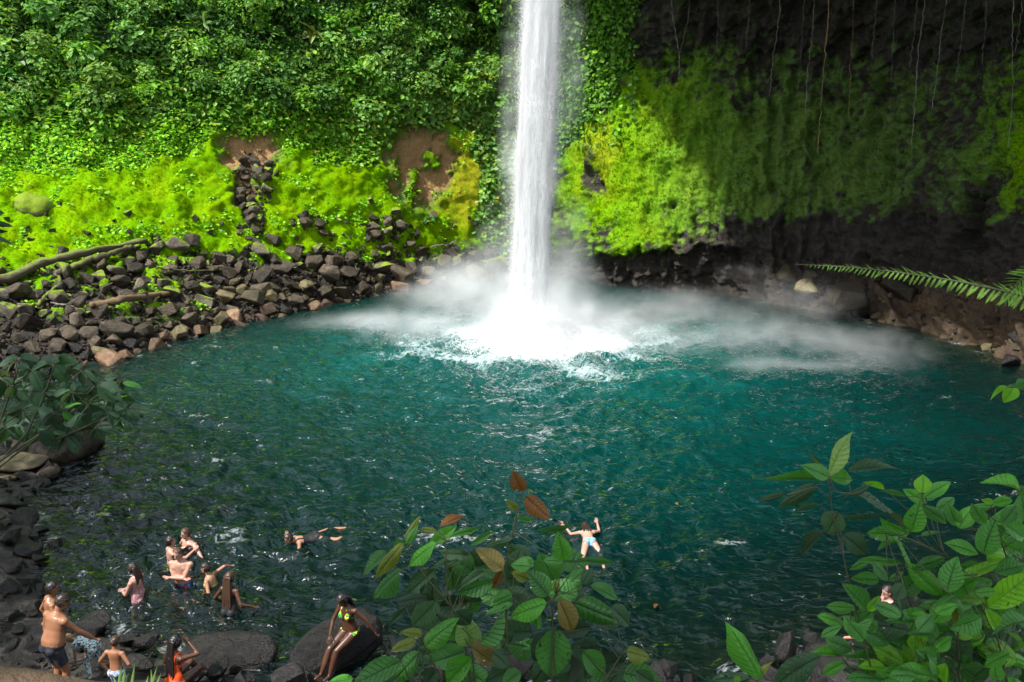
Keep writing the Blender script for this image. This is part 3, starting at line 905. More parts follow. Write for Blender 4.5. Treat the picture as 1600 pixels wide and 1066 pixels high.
# moss: fine fuzz standing off the cushions
VV, FF_, TT = [], [], []
r = np.random.default_rng(24)
P, Ns, q = sample(left_moss * vis, 90000, 6)
y_ = smooth(-0.25, 0.25, fbm(P * 0.35 + 8, 3))[:, None]
dk = (0.42 + 0.58 * smooth(-0.3, 0.25, fbm(P * 0.9 + 60, 3)))[:, None] * (0.75 + 0.35 * smooth(-0.3, 0.3, fbm(P * 2.6 + 20, 2)))[:, None]
oc = np.clip(smooth(700, 740, q[:, 0]) * smooth(400, 200, q[:, 1]), 0, 1)[:, None]
tint = tint_mix(len(P), [(0.040, 0.152, 0.001), (0.076, 0.226, 0.001), (0.112, 0.278, 0.001)], r) * (1 - y_) + y_ * tint_mix(len(P), [(0.082, 0.190, 0.001), (0.118, 0.230, 0.001)], r)
br_ = (0.75 * smooth(0.18, 0.42, fbm(P * 0.75 + 300, 3)))[:, None]
tint = tint * (1 - br_) + br_ * np.array([0.13, 0.135, 0.012])
tint = tint * dk * (1 - 0.6 * oc) + 0.6 * oc * np.array([0.30, 0.25, 0.02])
add_leaves(P + Ns * r.uniform(-0.01, 0.035, (len(P), 1)), leaf_normals(Ns, r, 0.3, 0.38, 1.0), r.uniform(0.025, 0.06, len(P)), tint, 71, ratio=0.7, fold=0.3)
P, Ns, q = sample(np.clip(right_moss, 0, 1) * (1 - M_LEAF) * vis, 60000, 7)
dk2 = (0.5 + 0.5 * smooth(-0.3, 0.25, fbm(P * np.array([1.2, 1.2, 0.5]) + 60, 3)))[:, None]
br = np.interp(q[:, 0], [880, 930, 1010, 1100, 1220, 1500, 1570, 1600], [0.7, 1, 0.95, 0.65, 0.3, 0.2, 0.7, 1.0])[:, None]  # tuft colour carries the overhang's shade as well
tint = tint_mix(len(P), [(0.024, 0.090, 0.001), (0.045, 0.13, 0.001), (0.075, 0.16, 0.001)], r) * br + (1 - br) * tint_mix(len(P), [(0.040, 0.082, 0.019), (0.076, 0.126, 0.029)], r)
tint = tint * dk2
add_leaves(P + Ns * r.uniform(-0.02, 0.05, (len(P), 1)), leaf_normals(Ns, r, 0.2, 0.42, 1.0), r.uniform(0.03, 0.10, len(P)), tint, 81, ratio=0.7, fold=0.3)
V = np.concatenate(VV); F = np.concatenate(FF_); T = np.concatenate(TT)
link('moss_carpet', mesh_np('moss_carpet', V, F, [MAT_MOSSMASS], False, {'tint': T}), kind='stuff',
     label='bright green moss carpet over the slope and lower cliff', cat='moss')

# ------------------------------------------------------------------ boulders and rubble
def hull(seed, npts=15, flat=0.7, bev=0.05, scale=1.0):
    r = np.random.default_rng(seed)
    p = r.uniform(-1, 1, (npts, 3))
    p = p / (np.abs(p) ** 3.2).sum(1, keepdims=True) ** (1 / 3.2)      # squarish block
    p *= np.array([1.0, r.uniform(0.62, 0.95), flat * r.uniform(0.8, 1.15)]) * r.uniform(0.85, 1.0, (npts, 1))
    bm = bmesh.new()
    for q in p: bm.verts.new(q * 0.5 * scale)
    res = bmesh.ops.convex_hull(bm, input=bm.verts)
    bmesh.ops.delete(bm, geom=[v for v in bm.verts if not v.link_faces], context='VERTS')
    bmesh.ops.dissolve_limit(bm, angle_limit=0.32, verts=bm.verts, edges=bm.edges)
    if bev:
        bmesh.ops.bevel(bm, geom=list(bm.edges), offset=bev * scale, segments=1, affect='EDGES', profile=0.6, clamp_overlap=True)
    bmesh.ops.triangulate(bm, faces=bm.faces)
    bmesh.ops.recalc_face_normals(bm, faces=bm.faces)
    return bm

def mat_rock(name, lo, mid, hi, rough, mossy=0.0, wet=0.0, stain=(0.075, 0.062, 0.026)):
    M = Mat(name)
    g = M.t.nodes.new('ShaderNodeNewGeometry')
    P = g.outputs['Position']
    rnd = M.t.nodes.new('ShaderNodeObjectInfo').outputs['Random']
    n1 = M.noise(1.6, 5, 0.6, P); n2 = M.noise(7.0, 7, 0.68, P); n3 = M.noise(28.0, 5, 0.7, P)
    c = M.ramp(M.math('ADD', M.math('MULTIPLY', n2, 0.75), M.math('MULTIPLY', n3, 0.25)), (0.30, lo), (0.5, mid), (0.72, hi))
    c = M.mix(1.0, c, M.ramp(rnd, (0.0, (0.42, 0.39, 0.36)), (0.5, (0.95, 0.90, 0.84)), (0.85, (1.3, 1.22, 1.12)), (1.0, (2.1, 2.0, 1.95))), 'MULTIPLY')
    c = M.mix(M.math('MULTIPLY', M.ramp(n1, (0.5, 0.0), (0.68, 1.0)), 0.55), c, stain)
    nz_ = M.n('SeparateXYZ', None, Vector=g.outputs['Normal']).outputs['Z']
    if mossy:
        f = M.math('ADD', M.math('MULTIPLY', nz_, 0.8), M.math('MULTIPLY', M.math('SUBTRACT', M.noise(2.2, 5, 0.65, P), 0.5), 3.2))
        f = M.math('MULTIPLY', M.math('SUBTRACT', f, 1.0 - mossy), 3.0, True)
        mc = M.ramp(n3, (0.3, (0.085, 0.150, 0.008)), (0.6, (0.23, 0.33, 0.012)), (0.8, (0.32, 0.40, 0.02)))
        c = M.mix(f, c, mc)
        ro = M.mix(f, (rough,) * 3, (0.9,) * 3)
    else:
        ro = M.ramp(n2, (0.35, rough * 0.7), (0.7, min(1, rough * 1.4)))
    h = M.math('ADD', M.math('MULTIPLY', n2, 1.0), M.math('MULTIPLY', n3, 0.35))
    b = M.principled(Base_Color=c, Roughness=ro, Normal=M.bump(h, 0.75, 0.10))
    b.inputs['Specular IOR Level'].default_value = 0.35 + wet
    return M.surface(b)
ROCK_DRY = mat_rock('talus_rock', (0.014, 0.0115, 0.0085), (0.054, 0.043, 0.030), (0.17, 0.138, 0.102), 0.48)
ROCK_MOSS = mat_rock('talus_rock_mossy', (0.030, 0.025, 0.022), (0.085, 0.072, 0.060), (0.19, 0.165, 0.14), 0.6, 0.55)
ROCK_WET = mat_rock('wet_shore_rock', (0.003, 0.0027, 0.0027), (0.009, 0.008, 0.0078), (0.032, 0.030, 0.030), 0.36, 0, 0.08, (0.014, 0.012, 0.009))
ROCK_RED = mat_rock('rusty_shore_rock', (0.050, 0.028, 0.016), (0.140, 0.085, 0.050), (0.27, 0.180, 0.120), 0.5, 0, 0.1)
ROCK_OLIVE = mat_rock('algae_rock', (0.030, 0.026, 0.012), (0.095, 0.082, 0.040), (0.190, 0.165, 0.090), 0.5, 0, 0.1)
ROCK_BURIED = mat_rock('moss_buried_rock', (0.030, 0.025, 0.022), (0.085, 0.072, 0.060), (0.19, 0.165, 0.14), 0.6, 1.35)
ROCK_MESH = []
for s in range(14):
    bm = hull(100 + s, 13 + s % 5, 0.55 + 0.3 * ((s * 7) % 5) / 5, 0.035)
    me = bpy.data.meshes.new('boulder'); bm.to_mesh(me); bm.free()
    me.materials.append(ROCK_DRY)
    ROCK_MESH.append(me)
for s in range(3):                                     # water-worn stones, meshes 14 to 16
    bm = bmesh.new(); bmesh.ops.create_icosphere(bm, subdivisions=4, radius=0.5)
    co = np.array([v.co[:] for v in bm.verts])
    co = co / (np.abs(co * 2) ** 2.6).sum(1, keepdims=True) ** (1 / 2.6)
    co *= (1 + 0.30 * fbm(co * 1.1 + s * 7, 3) + 0.10 * fbm(co * 4 + s, 3) - 0.10 * np.abs(fbm(co * 2.4 + 5 + s, 2)))[:, None]
    for v, q in zip(bm.verts, co * np.array([1, 0.9, 0.85])): v.co = q
    me = bpy.data.meshes.new('boulder'); bm.to_mesh(me); bm.free(); me.materials.append(ROCK_DRY)
    me.polygons.foreach_set('use_smooth', [True] * len(me.polygons)); ROCK_MESH.append(me)
ROCK_N = [0]
def boulder(P, size, mat, label, group=None, seed=None, stretch=(1, 1, 1), rot=None, mesh=None):
    r = random.Random(seed if seed is not None else ROCK_N[0] * 13 + 7)
    ROCK_N[0] += 1
    o = bpy.data.objects.new('boulder', ROCK_MESH[mesh if mesh is not None else r.randrange(14)])
    COL.objects.link(o)
    o.location = P
    o.rotation_euler = rot if rot is not None else (r.uniform(-0.5, 0.5), r.uniform(-0.5, 0.5), r.uniform(0, 6.28))
    o.scale = tuple(size * a * r.uniform(0.88, 1.12) for a in stretch)
    o.material_slots[0].link = 'OBJECT'
    o.material_slots[0].material = mat
    tag(o, label, 'boulder', group)
    return o

# nearest wall point for a photo position
flatP = CL.reshape(-1, 3); flatQ = project(flatP); flatN = CN.reshape(-1, 3)
def on_cliff(x, y):
    k = np.argmin((flatQ[:, 0] - x) ** 2 + (flatQ[:, 1] - y) ** 2 + 1e6 * (flatP[:, 2] < -0.3))
    return flatP[k], flatN[k]

SPECIAL = [  # prominent stones of the talus: photo place, width in photo pixels, material, label
    (440, 428, 40, ROCK_DRY, 'pale flat-topped boulder in the middle of the talus slope'),
    (455, 450, 34, ROCK_DRY, 'dark split boulder just under the pale flat-topped one'),
    (512, 432, 38, ROCK_DRY, 'dark square boulder at the top of the talus facing the pool'),
    (475, 448, 30, ROCK_OLIVE, 'olive tilted boulder low on the talus beside the split boulder'),
    (545, 402, 34, ROCK_DRY, 'dark wedge boulder tucked under the moss edge of the slope'),
    (428, 374, 30, ROCK_DRY, 'lone brown boulder sitting in the moss gully'),
    (572, 420, 30, ROCK_DRY, 'reddish grey boulder near the mist at the end of the talus'),
    (622, 432, 44, ROCK_DRY, 'long grey slab leaning towards the pool near the mist'),
    (640, 415, 34, ROCK_DRY, 'tall brown slab standing beside the long grey slab'),
    (23, 458, 40, ROCK_DRY, 'big grey boulder with a bright face below the driftwood logs'),
    (52, 462, 30, ROCK_DRY, 'flat pale grey boulder next to the big one below the logs'),
    (130, 478, 34, ROCK_DRY, 'boulder with a pale blue-grey face above the thick log'),
    (180, 428, 34, ROCK_MOSS, 'moss-topped boulder between the driftwood logs and the moss slope'),
    (222, 402, 30, ROCK_DRY, 'grey slanted boulder at the foot of the long driftwood log'),
    (275, 388, 40, ROCK_MOSS, 'dark boulder with a moss cap at the edge of the moss slope'),
    (300, 382, 34, ROCK_DRY, 'dark brown boulder at the crest of the talus beside the moss'),
    (270, 405, 26, ROCK_DRY, 'blocky grey boulder in front of the moss-capped one'),
    (305, 415, 30, ROCK_DRY, 'grey boulder with a flat bright top above the thin stick'),
    (45, 512, 48, ROCK_DRY, 'wide brown boulder low on the left talus'),
    (40, 492, 42, ROCK_MOSS, 'mossy wedge boulder below the driftwood logs'),
    (105, 525, 40, ROCK_DRY, 'grey speckled slab low on the talus above the dark bush'),
    (178, 522, 46, ROCK_DRY, 'dark angular boulder close to the water below the thick log'),
    (115, 545, 28, ROCK_WET, 'wet shining stone beside the dark bush'),
    (24, 552, 30, ROCK_WET, 'wet pale stone at the far end of the left bank'),
    (240, 545, 34, ROCK_RED, 'rust-coloured stone at the waterline of the talus'),
    (190, 560, 40, ROCK_RED, 'reddish flat stone at the waterline near the dark bush'),
    (168, 578, 50, ROCK_RED, 'wide reddish shelf stone in the shallows near the dark bush'),
    (310, 520, 30, ROCK_RED, 'orange-brown stone at the water edge of the talus'),
    (490, 485, 30, ROCK_RED, 'pinkish stone at the waterline where the mist begins'),
    (368, 512, 26, ROCK_RED, 'small tan stone standing in the shallows below the talus'),
    (50, 318, 60, ROCK_BURIED, 'big rounded boulder almost buried in moss high on the slope'),
    (98, 398, 24, ROCK_MOSS, 'small mossy stone on the slope above the logs'),
    (495, 352, 26, ROCK_DRY, 'dark stone at the top of a small cluster in the moss slope'),
    (1322, 462, 84, ROCK_DRY, 'big rounded grey boulder at the foot of the dark wall in mist'),
    (1275, 458, 58, ROCK_OLIVE, 'flat grey boulder beside the big rounded one under the dark wall'),
    (1396, 458, 54, ROCK_DRY, 'pale grey boulder below the fern frond'),
    (1225, 440, 56, ROCK_OLIVE, 'olive boulder at the foot of the dark wall left of the fern tip'),
    (1190, 412, 26, ROCK_WET, 'wet dripping rock knob at the foot of the dark wall'),
    (1585, 570, 50, ROCK_WET, 'dark wet rock at the waterline on the far right bank'),
]
SHORT = {a_[4]: ' '.join(a_[4].split()[:6]) for a_ in SPECIAL}
for k_, v_ in [('pale flat-topped', 'pale flat-topped boulder mid-slope'), ('dark split', 'dark split boulder'), ('dark square', 'dark square boulder'), ('olive tilted', 'olive tilted boulder'), ('dark wedge', 'dark wedge boulder under the moss'),
               ('lone brown', 'lone brown boulder in the moss gully'), ('reddish grey', 'reddish grey boulder near the mist'), ('long grey slab', 'long grey slab'), ('tall brown', 'tall brown slab'), ('big grey', 'big grey boulder below the logs'),
               ('flat pale', 'flat pale boulder below the logs'), ('boulder with a pale', 'blue-grey-faced boulder by the thick log'), ('moss-topped', 'moss-topped boulder by the logs'), ('grey slanted', 'grey slanted boulder at the log'),
               ('dark boulder with a moss', 'moss-capped dark boulder'), ('dark brown', 'dark brown crest boulder'), ('blocky', 'blocky grey boulder'), ('grey boulder with a flat', 'flat bright-topped boulder'), ('wide brown', 'wide brown boulder'),
               ('mossy wedge', 'mossy wedge boulder'), ('grey speckled', 'grey speckled slab'), ('dark angular', 'dark angular boulder by the water'), ('wet shining', 'wet shining stone by the bush'), ('wet pale', 'wet pale stone'),
               ('rust-coloured', 'rust-coloured waterline stone'), ('reddish flat', 'reddish flat stone'), ('wide reddish', 'wide reddish shelf stone'), ('orange-brown', 'orange-brown waterline stone'), ('pinkish', 'pinkish stone at the mist'),
               ('small tan', 'small tan stone in the shallows'), ('big rounded boulder almost', 'moss-buried boulder'), ('small mossy', 'small mossy stone above the logs'), ('dark stone at', 'dark stone in the moss slope')]:
    for a_ in SPECIAL:
        if a_[4].startswith(k_): SHORT[a_[4]] = v_
taken = []
for (x, y, w, m, lab) in SPECIAL:
    P, Nn = on_cliff(x, y)
    s = w * (P[1] * CP + (CAMH - P[2]) * SP) / FPX
    deep = 0.78 if 'buried' in lab else 0.12
    boulder(Vector(P) + Vector(Nn) * s * (0.28 - deep * 0.5), s * 1.12, m, lab, stretch=(1.15, 0.9, 0.62) if 'buried' in lab else (1, 0.9, 0.95), mesh=15 if 'buried' in lab else None)
    taken.append((x, y, w))

# the rest of the talus: large ones singly, the smaller ones as rubble
rt = np.random.default_rng(77)
tal = M_TALUS * smooth(-20, 0, px) * smooth(780, 740, px) * (CL[..., 2] > -0.25)
gully = np.clip(blob(395, 290, 22, 44) + 0.8 * blob(395, 350, 20, 30) + 0.8 * blob(480, 350, 24, 12) + blob(595, 362, 30, 18) + 0.9 * blob(100, 400, 12, 8), 0, 1) * smooth(800, 760, px)
Pc, Nc, Qc = sample(tal + gully * 0.9 + 0.02 * left_moss * smooth(300, 400, jy), 9000, 9)
sizes = np.clip(rt.lognormal(2.15, 0.58, len(Pc)), 4.5, 34)          # photo pixels
sizes = np.where(Qc[:, 1] < 385, np.minimum(sizes, 20), sizes)
order = np.argsort(-sizes)
placed = list(taken)
n_big_t = 0
small_list = []
cell = {}
def too_close(x, y, s):
    for dx in (-1, 0, 1):
        for dy in (-1, 0, 1):
            for (a, b, w) in cell.get((int(x // 30) + dx, int(y // 30) + dy), ()):
                if abs(a - x) < 0.40 * (w + s) * 0.84 and abs(b - y) < 0.30 * (w + s) * 0.78:
                    return True
    return False
for (x, y, w) in placed: cell.setdefault((int(x // 30), int(y // 30)), []).append((x, y, w))
for k in order:
    x, y = Qc[k]; s = sizes[k]
    if y > 640 or too_close(x, y, s): continue
    cell.setdefault((int(x // 30), int(y // 30)), []).append((x, y, s))
    P, Nn = Pc[k], Nc[k]
    m = s * (P[1] * CP + (CAMH - P[2]) * SP) / FPX
    if P[2] < 0.35: mat = ROCK_RED if rt.uniform() < 0.45 else (ROCK_OLIVE if rt.uniform() < 0.6 else ROCK_WET)
    elif ((x < 330 and y < 500) or y < 425) and rt.uniform() < 0.42: mat = ROCK_MOSS
    elif x > 330 and P[2] < 1.6 and rt.uniform() < 0.6: mat = ROCK_OLIVE
    else: mat = ROCK_DRY
    if n_big_t < 185:
        sx, sy, sl = min(((a_[0], a_[1], a_[4]) for a_ in SPECIAL if a_[0] < 800), key=lambda a_: (a_[0] - x) ** 2 + (a_[1] - y) ** 2 * 1.6)
        dx, dy = x - sx, y - sy
        h_, v_ = ('right of' if dx > 0 else 'left of'), ('below' if dy > 0 else 'above')
        rel = h_ if abs(dx) > 2.2 * abs(dy) else (v_ if abs(dy) > 2.2 * abs(dx) else v_ + ' and ' + h_)
        near_ = 'just ' if math.hypot(dx, dy) < 24 else ('' if math.hypot(dx, dy) < 48 else 'well ')
        core = SHORT.get(sl, sl)
        colr = {ROCK_DRY.name: 'grey-brown', ROCK_MOSS.name: 'moss-patched', ROCK_OLIVE.name: 'olive', ROCK_RED.name: 'rusty', ROCK_WET.name: 'dark wet'}[mat.name]
        sz_ = 'large' if s > 26 else ('mid-sized' if s > 19 else 'small')
        if len(core.split()) > 6: core = ' '.join(core.split()[:6])
        lab = f'{sz_} {colr} {"waterline " if P[2] < 0.35 else ""}stone {near_}{rel} the {core}'
        if len(lab.split()) > 16: lab = lab.replace('mid-sized ', '').replace(near_, '', 1)
        grp = 'stones in the moss gullies' if y < 385 else ('waterline stones of the talus' if P[2] < 0.35 else 'loose stones of the talus')
        boulder(Vector(P) + Vector(Nn) * m * 0.22, m * 1.15, mat, lab, grp, seed=int(k))
        n_big_t += 1
    else:
        small_list.append((P + Nn * m * 0.2, m * 1.15, mat))
def rubble(name, items, label, kind='stuff'):
    by = {}
    bases = []
    for s in range(6):
        bm = hull(300 + s, 11, 0.7, 0.0); bm.verts.ensure_lookup_table()
        bases.append((np.array([v.co[:] for v in bm.verts]), np.array([[v.index for v in f.verts] for f in bm.faces]))); bm.free()
    mats = []
    V, F, MI, n0 = [], [], [], 0
    r = random.Random(4)
    for (P, s, mat) in items:
        if mat not in mats: mats.append(mat)
        bv, bf = bases[r.randrange(6)]
        R_ = np.array(Matrix.Rotation(r.uniform(0, 6.28), 3, 'Z') @ Matrix.Rotation(r.uniform(-0.8, 0.8), 3, 'X') @ Matrix.Rotation(r.uniform(-0.8, 0.8), 3, 'Y'))
        v = (bv * s * np.array([r.uniform(0.85, 1.2), r.uniform(0.8, 1.1), r.uniform(0.8, 1.1)])) @ R_.T + P
        V.append(v); F.append(bf + n0); MI += [mats.index(mat)] * len(bf); n0 += len(v)
    me = mesh_np(name, np.concatenate(V), np.concatenate(F), mats, False)
    me.polygons.foreach_set('material_index', np.array(MI, np.int32))
    return link(name, me, kind=kind, label=label, cat='rubble')
for k in range(3600):
    i = int(rt.integers(0, len(Pc)))
    P, Nn = Pc[i], Nc[i]
    s = rt.uniform(3.5, 10) * P[1] / FPX
    small_list.append((P + Nn * s * 0.1 + rt.normal(size=3) * 0.15 * np.array([1, 1, 0.1]), s, [ROCK_DRY, ROCK_DRY, ROCK_OLIVE][int(rt.integers(0, 3))]))
rubble('rubble', small_list, 'small broken stones filling the talus between the boulders')
print('talus', n_big_t, len(small_list))

# the near shore: dark wet rocks, from the outcrop beside the bush round to the foot of the picture
NEARR = [  # photo place, height, width in photo pixels, stretch, label
    (105, 700, 0.45, 100, 'pale veined rock outcrop running into the water below the dark bush'),
    (45, 690, 0.6, 60, 'grey streaked boulder under the dark bush'),
    (28, 722, 0.75, 80, 'flat ochre-topped rock over a black hollow on the left bank'),
    (75, 738, 0.2, 44, 'rounded dark boulder at the water below the veined outcrop'),
    (12, 745, 0.3, 60, 'black shaded boulder at the left edge below the ochre rock'),
    (20, 790, 0.4, 62, 'boulder with a bluish shining top on the left shore'),
    (38, 812, 0.15, 46, 'round wet boulder at the water on the left shore'),
    (15, 840, 0.45, 60, 'dark sloping rock at the left edge above the bathers'),
    (60, 830, 0.1, 40, 'low dark rock at the waterline of the left shore'),
    (90, 848, 0.05, 34, 'half-sunk brown rock off the left shore'),
    (45, 862, 0.3, 48, 'grey boulder with a shining shoulder on the left shore'),
    (18, 880, 0.5, 56, 'large grey boulder at the left edge beside the dark-haired woman'),
    (62, 872, 0.25, 34, 'pale-topped boulder near the water on the left shore'),
    (12, 918, 0.55, 52, 'blue-grey boulder at the left edge of the rocks'),
    (45, 905, 0.35, 44, 'dark slab behind the dark-haired woman'),
    (50, 950, 0.5, 46, 'boulder with bluish streaks left of the tanned man'),
    (12, 965, 0.6, 44, 'grey wet boulder at the left edge beside the tanned man'),
    (30, 985, 0.55, 40, 'dark boulder between the left edge and the tanned man'),
    (60, 1010, 0.6, 56, 'large pale boulder behind the legs of the tanned man'),
    (18, 1015, 0.65, 44, 'small grey boulder near the wooden rail'),
    (150, 975, 0.25, 70, 'dark rock under the outstretched hand of the tanned man'),
    (130, 1005, 0.45, 44, 'grey rock behind the bending child'),
    (148, 1040, 0.6, 60, 'dark rock under the two children'),
    (200, 1000, 0.2, 44, 'dark wet rock beyond the boy'),
    (228, 1000, 0.35, 46, 'upright black rock between the boy and the seated woman in orange'),
    (225, 1042, 0.6, 50, 'wet rock with a thin water trickle beside the boy'),
    (275, 1058, 0.75, 52, 'blue-grey boulder in front of the woman in orange'),
    (305, 1060, 0.75, 40, 'flat grey stone beside the boulder in front of the woman in orange'),
    (340, 1045, 0.6, 44, 'pale cracked stone at the foot of the big black rock'),
    (376, 1058, 0.7, 38, 'light grey stone in the bottom row of rocks'),
    (355, 1022, 0.15, 150, 'huge smooth black rock in the shallows beside the woman in orange'),
    (450, 1060, 0.6, 64, 'dark flat rock at the bottom edge left of the sunbather rock'),
    (530, 1012, 0.28, 150, 'big tilted wet rock carrying the woman in the bikini'),
    (590, 1060, 0.4, 90, 'dark wet rock behind the lower leaves of the broad-leaved plant'),
    (690, 1045, 0.2, 80, 'wet black rock showing between the leaves of the broad-leaved plant'),
    (800, 1050, 0.2, 90, 'black wet rock in the water below the broad-leaved plant'),
    (1230, 1010, 0.5, 70, 'brown angular rock at the water behind the lower right leaves'),
    (1290, 1030, 0.5, 80, 'dark reddish rock beside the brown angular one'),
    (1010, 1062, 0.1, 80, 'sunken dark rock at the bottom edge beside the plant'),
]
for i, (x, y, h, w, lab) in enumerate(NEARR):
    P = at_z(x, y, h * 0.5)
    s = w * (P[1] * CP + (CAMH - P[2]) * SP) / FPX
    st, rot, ms = (1, 0.9, 0.8), None, None
    if 'huge' in lab: st, rot, ms = (0.74, 0.5, 0.36), (0.05, 0.04, 0.15), 14
    if 'tilted' in lab: st, rot, ms = (0.92, 0.55, 0.52), (0.12, -0.30, 0.62), 15
    if 'outcrop' in lab: st, ms = (1.1, 0.8, 0.6), 16
    if 'round' in lab: ms = 14 + i % 3
    if 'ochre' in lab: st, rot = (1.2, 1.0, 0.5), (0.1, 0.05, 0.4)
    mat = ROCK_OLIVE if ('ochre' in lab) else (ROCK_DRY if ('veined' in lab or 'streaked' in lab) else ROCK_WET)
    boulder(Vector(P), s * (1.1 if w > 90 else 0.95), mat, lab, seed=900 + i, stretch=st, rot=rot, mesh=ms)
# filler stones of the near shore
sm = []
for k in range(900):
    i = int(rt.integers(40, 230)); d = rt.uniform(-0.4, 4.2)
    j = int(np.argmin(np.abs(dd - d)))
    P = NB[i, j] + rt.normal(size=3) * np.array([0.15, 0.15, 0.03])
    sm.append((P, rt.uniform(0.12, 0.42), ROCK_WET))
for k in range(500):
    i = int(rt.integers(0, 110)); d = rt.uniform(-0.2, 7)
    j = int(np.argmin(np.abs(dd - d)))
    sm.append((NB[i, j] + rt.normal(size=3) * np.array([0.2, 0.2, 0.05]), rt.uniform(0.2, 0.75), ROCK_WET))
for k in range(650):
    i = int(rt.integers(225, 352)); d = rt.uniform(-0.3, 8)
    j = int(np.argmin(np.abs(dd - d)))
    sm.append((NB[i, j] + rt.normal(size=3) * np.array([0.2, 0.2, 0.05]), float(rt.lognormal(-1.1, 0.5)), ROCK_WET))
rubble('shore_stones', sm, 'small dark wet stones packed between the near shore boulders')
# right bank pebbles under the dark wall
Pq, Nq, Qq = sample(right * smooth(420, 440, py) * smooth(1180, 1230, px) * (CL[..., 2] > -0.2), 420, 12)
sm = [(Pq[k] + Nq[k] * 0.05, float(rt.lognormal(-1.35, 0.5)), [ROCK_WET, ROCK_OLIVE, ROCK_DRY][int(rt.integers(0, 3))]) for k in range(len(Pq))]
rubble('wall_foot_stones', sm, 'stones scattered at the foot of the dark wall')

# ------------------------------------------------------------------ driftwood
def mat_wood(name, a, b, mossy):
    M = Mat(name)
    P = M.pos(); g = M.t.nodes.new('ShaderNodeNewGeometry')
    n = M.noise(6, 6, 0.65, P); n2 = M.noise(30, 5, 0.7, P)
    c = M.mix(M.math('ADD', M.math('MULTIPLY', n, 0.6), M.math('MULTIPLY', n2, 0.4)), a, b)
    if mossy:
        z = M.n('SeparateXYZ', None, Vector=g.outputs['Normal']).outputs['Z']
        f = M.math('MULTIPLY', M.math('SUBTRACT', M.math('ADD', M.math('MULTIPLY', z, 0.7), M.math('MULTIPLY', M.noise(3, 5, 0.6, P), 1.2)), 0.95), 3.0, True)
        c = M.mix(f, c, (0.14, 0.19, 0.02))
    return M.surface(M.principled(Base_Color=c, Roughness=0.85, Normal=M.bump(n2, 0.8, 0.06)))
W_DARK = mat_wood('mossy_driftwood', (0.035, 0.026, 0.016), (0.115, 0.090, 0.055), True)
W_BROWN = mat_wood('brown_driftwood', (0.080, 0.050, 0.022), (0.240, 0.160, 0.080), False)
W_GREY = mat_wood('grey_stick', (0.10, 0.09, 0.075), (0.27, 0.245, 0.21), False)
LOGS = [
    ([(-60, 452), (10, 442), (60, 425), (130, 402), (235, 381)], (11, 10, 10, 9, 6), W_DARK, 'long mossy driftwood log lying along the foot of the moss slope'),
    ([(10, 442), (40, 430), (60, 420)], (6, 6, 3), W_DARK, 'short broken branch leaning on the left end of the long log'),
    ([(95, 435), (140, 412), (190, 393), (215, 384)], (7, 7, 6, 4), W_DARK, 'thinner mossy log lying just in front of the long one'),
    ([(140, 486), (190, 476), (240, 466), (278, 456)], (7, 7, 6, 4), W_BROWN, 'thick brown bare log lying on the stones lower down'),
    ([(60, 488), (75, 468), (92, 452), (93, 442)], (4, 4, 4, 3), W_DARK, 'crooked dark branch standing among the boulders left of the brown log'),
    ([(82, 478), (100, 483), (122, 489)], (2, 2, 1.5), W_GREY, 'thin pale stick lying beside the crooked branch'),
    ([(243, 425), (300, 428), (378, 423)], (1.6, 1.6, 1.2), W_DARK, 'long thin dark stick lying level across the stones'),
    ([(549, 406), (552, 414), (556, 423)], (1.3, 1.3, 1), W_GREY, 'short pale stick upright among the upper stones'),
    ([(603, 420), (618, 436), (630, 449)], (1.6, 1.5, 1.0), W_GREY, 'pale stick leaning beside the long grey slab'),
    ([(672, 388), (700, 384), (714, 373)], (1.6, 1.4, 1.0), W_GREY, 'thin forked twig at the foot of the ochre moss wall'),
]
for i, (pts, wid, m, lab) in enumerate(LOGS):
    P3, R3 = [], []
    for (x, y), w in zip(pts, wid):
        P, Nn = on_cliff(max(x, -300), y)
        k = (P[1] * CP + (CAMH - P[2]) * SP) / FPX
        P3.append(P + Nn * (w * k * 0.9 + 0.14) + np.array([0, -0.1, 0.05])); R3.append(0.72 * w * k)
    P3 = np.array(P3); t0 = np.linspace(0, 1, len(P3)); t1 = np.linspace(0, 1, 26)
    Pd = np.stack([np.interp(t1, t0, P3[:, a]) for a in range(3)], -1) + 0.03 * np.random.default_rng(i).normal(size=(26, 3))
    Vt, Ft = tube(Pd, np.interp(t1, t0, R3) * (1 + 0.12 * np.random.default_rng(i + 50).normal(size=26)), 10, True, 0.13, i)
    link('driftwood', mesh_mixed('driftwood', Vt, Ft, [m]), label=lab, cat='driftwood', group='driftwood on the talus')

